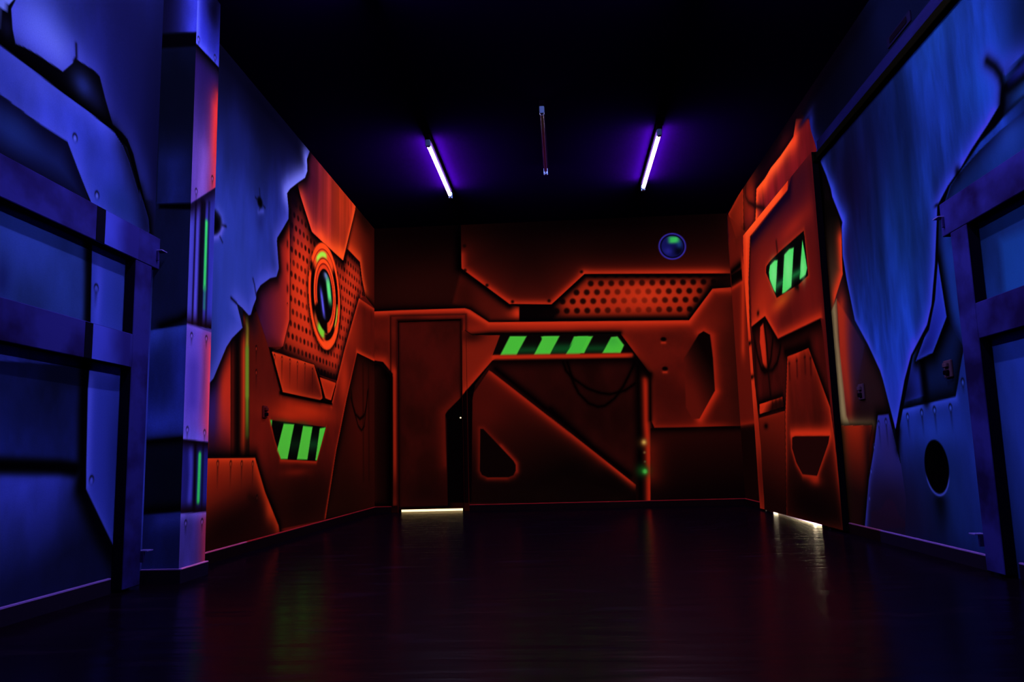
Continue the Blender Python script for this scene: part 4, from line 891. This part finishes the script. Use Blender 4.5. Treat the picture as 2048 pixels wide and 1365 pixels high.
# ================================================================== PILLAR
cy0, cx1, cy1 = 3.910, -1.8924, 4.196
F_ = Canvas(np.linspace(XL, cx1, 60), VS[::1], lambda x, y: onY(cy0, x, y), (12, 16, 66))
u0, u1 = XL, cx1
zf = lambda y: onY(cy0, 340, y)[1]
def rectf(C, a, b, y0, y1, zfun): 
    return None
class PX:  # paint a face of the pillar in its own width fraction and photo height
    def __init__(s, C, ua, ub, zfun): s.C, s.a, s.b, s.z = C, ua, ub, zfun
    def P(s, pts): return np.array([(s.a+(s.b-s.a)*f, s.z(y, f)) for f, y in pts])
    def draw(s, kind, pts, *a, **k):
        Q = s.P(pts); old = s.C.uv; s.C.uv = lambda p: Q if p is pts else (s.P(p) if not isinstance(p, str) else old(p))
        getattr(s.C, kind)(pts, *a, **k); s.C.uv = old
fz = PX(F_, XL, cx1, lambda y, f: onY(cy0, 305+70*f, y)[1])
Fd = fz.draw
Fd('panel', [(-.1, -200), (1.1, -200), (1.1, 66), (-.1, 66)], (10, 8, 46), name='painted_block'); 
Fd('stroke', [(0.95, -200), (0.95, 64)], (52, 56, 220), 0.085, 0.95, clip=[(-.1, -200), (1.1, -200), (1.1, 66), (-.1, 66)])
Fd('panel', [(-.1, 68), (1.1, 66), (1.1, 95), (-.1, 100)], (3, 2, 12), soft=0.02)
Fd('panel', [(-.1, 100), (1.1, 95), (1.1, 404), (-.1, 408)], (8, 11, 48), name='painted_block', soft=0.03)
Fd('stroke', [(0.5, 330), (0.5, 398)], (28, 38, 150), 0.12, 0.75, clip=[(0.02, 200), (1.1, 200), (1.1, 406), (0.02, 408)])
Fd('panel', [(0.1, 409), (1.1, 407), (1.1, 421), (0.1, 418)], (2, 1, 8), soft=0.014)
Fd('panel', [(-.1, 420), (1.1, 421), (1.1, 640), (-.1, 660)], (12, 16, 64), soft=0.02, name='painted_block')
Fd('stroke', [(0.3, 652), (0.8, 640), (1.0, 630)], (2, 1, 8), 0.028, 1.0)
Fd('panel', [(-.1, 662), (1.1, 649), (1.1, 872), (-.1, 882)], (14, 20, 84), name='painted_block', soft=0.008)
Fd('stroke', [(-.05, 668), (1.05, 656)], (34, 48, 160), 0.10, 0.85, clip=[(-.1, 662), (1.1, 649), (1.1, 872), (-.1, 882)])
Fd('stroke', [(0.9, 700), (0.95, 870)], (28, 36, 150), 0.06, 0.7, clip=[(-.1, 662), (1.1, 649), (1.1, 872), (-.1, 882)])
Fd('stroke', [(0.2, 850), (0.95, 840)], (32, 44, 166), 0.10, 0.8, clip=[(-.1, 662), (1.1, 649), (1.1, 872), (-.1, 882)])
Fd('panel', [(-.1, 882), (1.1, 874), (1.1, 1018), (-.1, 1028)], (7, 8, 34), name='painted_block', soft=0.008)
Fd('stroke', [(-.1, 886), (1.1, 878)], (2, 1, 6), 0.02, 1.0); Fd('stroke', [(-.1, 1024), (1.1, 1017)], (2, 1, 6), 0.03, 1.0)
Fd('panel', [(-.1, 1031), (1.1, 1024), (1.1, 1200), (-.1, 1200)], (14, 18, 84), name='painted_block', soft=0.01)
Fd('stroke', [(.5, 1040), (1.0, 1035)], (36, 42, 160), 0.06, 0.8, clip=[(-.1, 1031), (1.1, 1024), (1.1, 1200), (-.1, 1200)])
F_.mottle(None, 6, 2, 0.82, 1.15)
S_ = Canvas(np.linspace(cy0, cy1, 76), VS, lambda x, y: onX(cx1, x, y), (70, 50, 150))
sz = PX(S_, cy0, cy1, lambda y, f: onX(cx1, 372+50*f, y)[1])
Sd = sz.draw
B1 = [(-.1, -300), (1.1, -300), (1.1, 122), (-.1, 58)]
Sd('panel', [(-.1, 50), (1.1, 110), (1.1, 372), (1, 372), (0, 406), (-.1, 408)], (84, 56, 178), name='painted_block', soft=0.006)
R1 = [(-.1, 50), (1.1, 110), (1.1, 369), (1, 371), (0, 404), (-.1, 408)]
Sd('stroke', [(0.1, 110), (1.0, 170)], (30, 14, 90), 0.32, 0.85, clip=R1)
Sd('stroke', [(0.97, 210), (0.97, 378)], (228, 46, 66), 0.085, 0.9, clip=R1); Sd('stroke', [(1.0, 180), (1.0, 300)], (216, 40, 44), 0.05, 0.8, clip=R1)
Sd('stroke', [(0.45, 300), (0.4, 395)], (130, 84, 206), 0.09, 0.6, clip=R1)
Sd('panel', B1, (40, 42, 190), name='painted_block', sh=(0.06, 0.97), soft=0.006)
Sd('stroke', [(0.02, -300), (0.02, 60)], (84, 92, 255), 0.035, 0.9, clip=B1); Sd('stroke', [(-.1, 58), (1.1, 122)], (78, 82, 240), 0.05, 0.7, clip=B1)
Sd('stroke', [(1.0, -60), (.7, 0)], (8, 5, 40), 0.12, 0.9, clip=B1)
T2 = [(-.1, 404), (1.1, 366), (1.1, 660), (-.1, 645)]
Sd('panel', T2, (58, 54, 190), name='painted_tube_bundle', label='painted tubes with a green glowing one', soft=0.008)
for f, w, c, a in ((0.05, 0.03, (66, 62, 200), .9), (0.21, 0.012, (20, 10, 60), 1), (0.31, 0.02, (76, 66, 210), .9), (0.46, 0.024, (12, 6, 34), 1), (0.55, 0.02, (14, 10, 40), 1), (0.76, 0.014, (14, 12, 60), 1), (0.9, 0.04, (44, 46, 176), .9)):
    Sd('stroke', [(f, 400), (f, 655)], c, w, a, clip=T2, power=2.4)
Sd('stroke', [(0.66, 440), (0.66, 575)], (52, 214, 104), 0.018, 1.0, power=2.6); Sd('stroke', [(0.67, 575), (0.67, 615)], (40, 140, 120), 0.014, 0.8, power=2.2)
Sd('stroke', [(0.0, 408), (1.0, 372)], (14, 4, 30), 0.05, 0.85, clip=T2); Sd('stroke', [(0.0, 650), (1.0, 656)], (26, 4, 16), 0.045, 0.95, clip=T2)
B2 = [(-.1, 647), (1.1, 667), (1.1, 884), (-.1, 877)]
Sd('panel', B2, (84, 62, 196), name='painted_block', soft=0.006, rim=((110, 90, 230), 0.02, 0.4))
Sd('stroke', [(0.98, 700), (0.98, 860)], (226, 54, 92), 0.085, 0.9, clip=B2); Sd('stroke', [(0.3, 740), (0.3, 800)], (48, 34, 150), 0.09, 0.6, clip=B2); Sd('stroke', [(0.1, 872), (0.8, 876)], (84, 76, 220), 0.05, 0.5, clip=B2)
T3 = [(-.1, 879), (1.1, 886), (1.1, 1024), (-.1, 1026)]
Sd('panel', T3, (28, 24, 118), name='painted_tube_bundle', soft=0.006)
Sd('stroke', [(0.33, 900), (0.36, 950), (0.33, 1000)], (66, 62, 216), 0.03, 0.9, clip=T3, power=2.4); Sd('stroke', [(0.48, 880), (0.5, 1024)], (14, 4, 34), 0.022, 1, clip=T3)
Sd('stroke', [(0.67, 910), (0.66, 1002)], (44, 204, 96), 0.019, 1.0, power=3); Sd('stroke', [(0.8, 885), (0.8, 1020)], (14, 10, 50), 0.012, .8, clip=T3)
Sd('stroke', [(-.1, 881), (1.1, 889)], (16, 2, 16), 0.035, 0.9, clip=T3); Sd('stroke', [(-.1, 1022), (1.1, 1018)], (20, 2, 16), 0.03, 0.85, clip=T3)
B3 = [(-.1, 1027), (1.1, 1023), (1.1, 1200), (-.1, 1200)]
Sd('panel', B3, (50, 38, 136), name='painted_block', soft=0.006); Sd('stroke', [(0.98, 1030), (1.0, 1120)], (160, 36, 70), 0.075, 0.85, clip=B3); Sd('stroke', [(-.1, 1029), (1.1, 1025)], (104, 86, 220), 0.03, 0.6, clip=B3)
for f, y in ((0.1, 56), (0.82, 96), (0.2, 376), (0.86, 350), (0.2, 672), (0.8, 678), (0.15, 861), (0.84, 867), (0.2, 1046), (0.84, 1043)):
    q = sz.P([(f, y)])[0]; old = S_.uv; S_.uv = lambda p: np.array([q]); S_.rivet((0, 0), 0.013, 0.06, lite=(120, 90, 220)); S_.uv = old
S_.mottle(None, 8, 2, 0.9, 1.08)
pil = MB().box(XL+0.0005, cx1-0.001, cy0+0.001, cy1-0.0005, 0, ZC-0.001).build('pillar', m_blackwood); tag(pil, kind='structure')
fr = F_.build('front_face', lambda u, v: np.stack([u, np.full(u.shape, cy0), v], -1), nrm=(0, -1, 0), parent=pil, kind=None)
sr = S_.build('side_face', lambda u, v: np.stack([np.full(u.shape, cx1), u, v], -1), nrm=(1, 0, 0), parent=pil, kind=None)

# ================================================================== FLOOR, CEILING, REAR WALL
fl = MB().box(XL-1.4, XR+2.0, -1.6, YB+2.2, -0.1, 0.0).build('floor', m_floor); tag(fl, kind='structure')
ce = MB().box(XL-0.02, XR+0.02, -1.62, YB+0.02, ZC, ZC+0.1).build('ceiling', m_ceiling); tag(ce, kind='structure')
m_rear = mat('rear_wall_paint', paint_rgb((36, 42, 150)), 0.8, 0.1, noise=((2, 2, 2), paint_rgb((20, 22, 100)), 0.4, 0.7))
rw = MB().box(XL-0.02, XR+0.02, -1.70, -1.60, 0, ZC).build('wall_rear', m_rear); tag(rw, kind='structure')

# baseboards
BH = 0.070
def baseboard(name, seg, axis, s, m, mt, parent=None):
    """seg = (start, end) along the wall, axis 'x' or 'y'; body plus a top edge with the light from above in its colour"""
    root = None
    for k, (a, b) in enumerate(seg):
        if axis == 'yL': bx, tx = (XL+0.0002, XL+0.014, a, b, 0, BH-0.006), (XL+0.0002, XL+0.014, a, b, BH-0.006, BH)
        if axis == 'yR': bx, tx = (XR-0.014, XR-0.0002, a, b, 0, BH-0.006), (XR-0.014, XR-0.0002, a, b, BH-0.006, BH)
        if axis == 'xB': bx, tx = (a, b, YB-0.014, YB-0.0002, 0, BH-0.006), (a, b, YB-0.014, YB-0.0002, BH-0.006, BH)
        mm, mmt = (m, mt) if not callable(m) else m(k)
        o = MB().box(*bx).build(name if root is None else 'board_length', mm, root)
        if root is None: root = tag(o, kind='structure')
        MB().box(*tx).build('top_edge', mmt, root)
    return root
baseboard('baseboard_left', [(-1.6, 3.62), (4.21, 5.2), (5.2, YB-0.014)], 'yL', 1, lambda k: ((m_base, m_base_top_lit), (m_base_red, mat('baseboard_pink_top_lit', paint_rgb((176, 58, 130)), 0.5)), (m_base_red, m_base_red_top_lit))[k], None)
baseboard('baseboard_right', [(-1.6, 3.60), (3.84, 5.1), (5.1, 5.64), (7.97, YB-0.014)], 'yR', 1, lambda k: ((m_base, m_base_top_lit), (m_base, m_base_top_lit), (m_base_red, mat('baseboard_mauve_top_lit', paint_rgb((100, 44, 110)), 0.5)), (m_base_red, m_base_red_top_lit))[k], None)
baseboard('baseboard_back', [(XL, dx0-fw-0.022), (dx1+fw+0.006, XR)], 'xB', 1, m_base_red, m_base_red_top_lit)
bs = MB().box(XL+0.0002, cx1+0.014, cy0-0.014, cy0-0.0002, 0, BH-0.005).build('baseboard_pillar', m_base); tag(bs, kind='structure')
MB().box(XL+0.0002, cx1+0.014, cy0-0.014, cy0-0.0002, BH-0.005, BH).build('top_edge', m_base_top_lit, bs)
MB().box(cx1+0.0002, cx1+0.014, cy0, cy1+0.012, 0, BH-0.005).build('board_length', m_base, bs)
MB().box(cx1+0.0002, cx1+0.014, cy0, cy1+0.012, BH-0.005, BH).build('top_edge', mat('baseboard_violet_top_lit', paint_rgb((176, 84, 190)), 0.5), bs)

# ================================================================== TIMBER FRAMES
def timber_frame(side, label):
    X = XL if side < 0 else XR; s = -side; T = 0.055
    def bx(mb, a, b, y0, y1, z0, z1, bev=0.003):
        a, b = sorted((X+s*a, X+s*b)); return mb.box(a, b, y0, y1, z0, z1, bev)
    r = empty('timber_frame', (X+s*0.025, 3.72, 0), label, 'frame', 'timber barrier frames on the side walls')
    def part(name, m, a, b, y0, y1, z0, z1, par=r, bev=0.003):
        o = bx(MB(), a, b, y0, y1, z0, z1, bev).build(name, m); o.parent = par
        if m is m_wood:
            o.data.materials.append(m_wood_shade)
            for f in o.data.polygons: f.material_index = 0 if abs(f.normal.x) > 0.5 or f.normal.z > 0.5 else 1  # side and underside faces take the shade-coloured material
        o.matrix_parent_inverse = Matrix.Translation(-Vector(r.location)) if par is r else Matrix.Identity(4); return o
    e = EYE; y0p, y1p = (3.645, 3.795) if side < 0 else (3.640, 3.790)
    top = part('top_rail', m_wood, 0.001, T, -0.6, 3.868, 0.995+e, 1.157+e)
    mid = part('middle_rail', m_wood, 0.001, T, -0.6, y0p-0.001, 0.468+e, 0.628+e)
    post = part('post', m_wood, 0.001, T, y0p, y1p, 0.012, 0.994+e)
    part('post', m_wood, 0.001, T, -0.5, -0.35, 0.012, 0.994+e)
    if side < 0:   # the mural runs on over the timber
        for (za, zb, ya, yb, yc, ym) in ((0.998+e, 1.154+e, 3.305, 3.372, 3.372, 3.66), (0.471+e, 0.625+e, 3.262, 3.318, 3.318, 3.62)):
            part('painted_stripe', m_wood_dark, T, T+0.0015, ya, yb, za, zb, bev=0)
            part('painted_patch', m_wood_blue, T, T+0.0012, yc, ym, za, zb, bev=0)
    # steel angle brackets
    for (zb, yb) in ((1.035+e, 3.83), (0.115, 3.80)):
        br = part('steel_bracket', m_bracket, 0.001, T+0.012, yb, yb+0.012, zb, zb+0.05, bev=0.001)
        o = bx(MB(), T-0.02, T+0.03, yb, yb+0.055, zb+0.05, zb+0.056, 0.001).build('bracket_lip', m_bracket_hi); o.parent = br
    return r
timber_frame(-1, 'dark violet timber frame of rails and post fixed before the wall left of the pillar')
timber_frame(1, 'dark violet timber frame on the wall right of the painted round hole')

# ================================================================== LAMPS
def tube_lamp(x, y0, y1, lit, label, group=None):
    r = empty('tube_lamp', (x, y0, ZC), label, 'lamp', group)
    def put(o): o.parent = r; o.matrix_parent_inverse = Matrix.Translation(-Vector(r.location)); return o
    z = ZC
    put(MB().box(x-0.022, x+0.022, y0-0.05, y1+0.05, z-0.045, z-0.0002, 0.004).build('housing', m_batten))
    for y, sy in ((y0-0.045, 1), (y1+0.045, -1)):
        h = put(MB().box(x-0.018, x+0.018, min(y, y+sy*0.04), max(y, y+sy*0.04), z-0.10, z-0.0455, 0.004).build('lamp_holder', m_cap))
    put(MB().cyl((x, y0-0.004, z-0.078), (x, y1+0.004, z-0.078), 0.0145, 20).build('tube', m_tube if lit else m_tube_off))
    for a, b in ((y0-0.0045, y0+0.02), (y1-0.02, y1+0.0045)): put(MB().cyl((x, a, z-0.078), (x, b, z-0.078), 0.016, 20).build('tube_cap', m_cap))
    return r
tube_lamp(-1.022, 6.24, 7.52, True, 'lit violet ceiling tube lamp on the side of the round lens')
tube_lamp(0.865, 6.26, 7.56, True, 'lit violet ceiling tube lamp on the side of the sliding door')
tube_lamp(-0.072, 5.72, 6.98, False, 'dark unlit ceiling tube lamp between the two glowing ones')
# the rows go on over the viewer
for x, w in ((-1.022, 'lit ceiling tube lamp over the left timber frame'), (0.865, 'lit ceiling tube lamp over the right timber frame')):
    tube_lamp(x, 2.70, 3.98, True, w)

# ================================================================== LIT ROOMS BEHIND THE DOORS
def lit_room(name, x0, x1, y0, y1, z1, open_side, lampx, lampy, lampz, power, size):
    mb = MB(); t = 0.04
    if open_side != 'x-': mb.box(x0-t, x0, y0, y1, 0, z1)
    if open_side != 'x+': mb.box(x1, x1+t, y0, y1, 0, z1)
    if open_side != 'y-': mb.box(x0-t, x1+t, y0-t, y0, 0, z1)
    mb.box(x0-t, x1+t, y1, y1+t, 0, z1); mb.box(x0-t, x1+t, y0-t, y1+t, z1, z1+t)
    if open_side == 'x-': mb.box(x0-t*0, x0+0.001, y0, y0+0.001, 0, z1)
    o = mb.build(name, m_room); tag(o, kind='structure')
    MB().box(x0, x1, y0, y1, 0.0005, 0.003).build('floor_tiles', m_roomfloor, o)
    L = bpy.data.lights.new('room_lamp', 'AREA'); L.energy = power; L.color = (1.0, 0.80, 0.48) if open_side == 'y-' else (1.0, 0.92, 0.74); L.size = size
    lo = bpy.data.objects.new('room_lamp', L); lo.location = (lampx, lampy, lampz); link(lo)
    return o, lo
lit_room('wall_corridor', dx0-0.3, dx1+0.3, YB+0.06, YB+1.6, 2.3, 'y-', (dx0+dx1)/2, YB+0.7, 2.1, 120, 0.5)
o, lo = lit_room('wall_store', XR+0.03, XR+1.5, 6.1, 7.9, 2.6, 'x-', XR+0.075, 6.36, 0.30, 3500, 0.07)
MB().box(XR+0.10, XR+0.12, 6.80, 7.899, 0.0032, 1.4).build('added_gap_blocker', mat('added_gap_blocker_paint', (0.16, 0.14, 0.11), 0.8, 0.0), o)  # added unseen board that blocks part of the light under the sliding door
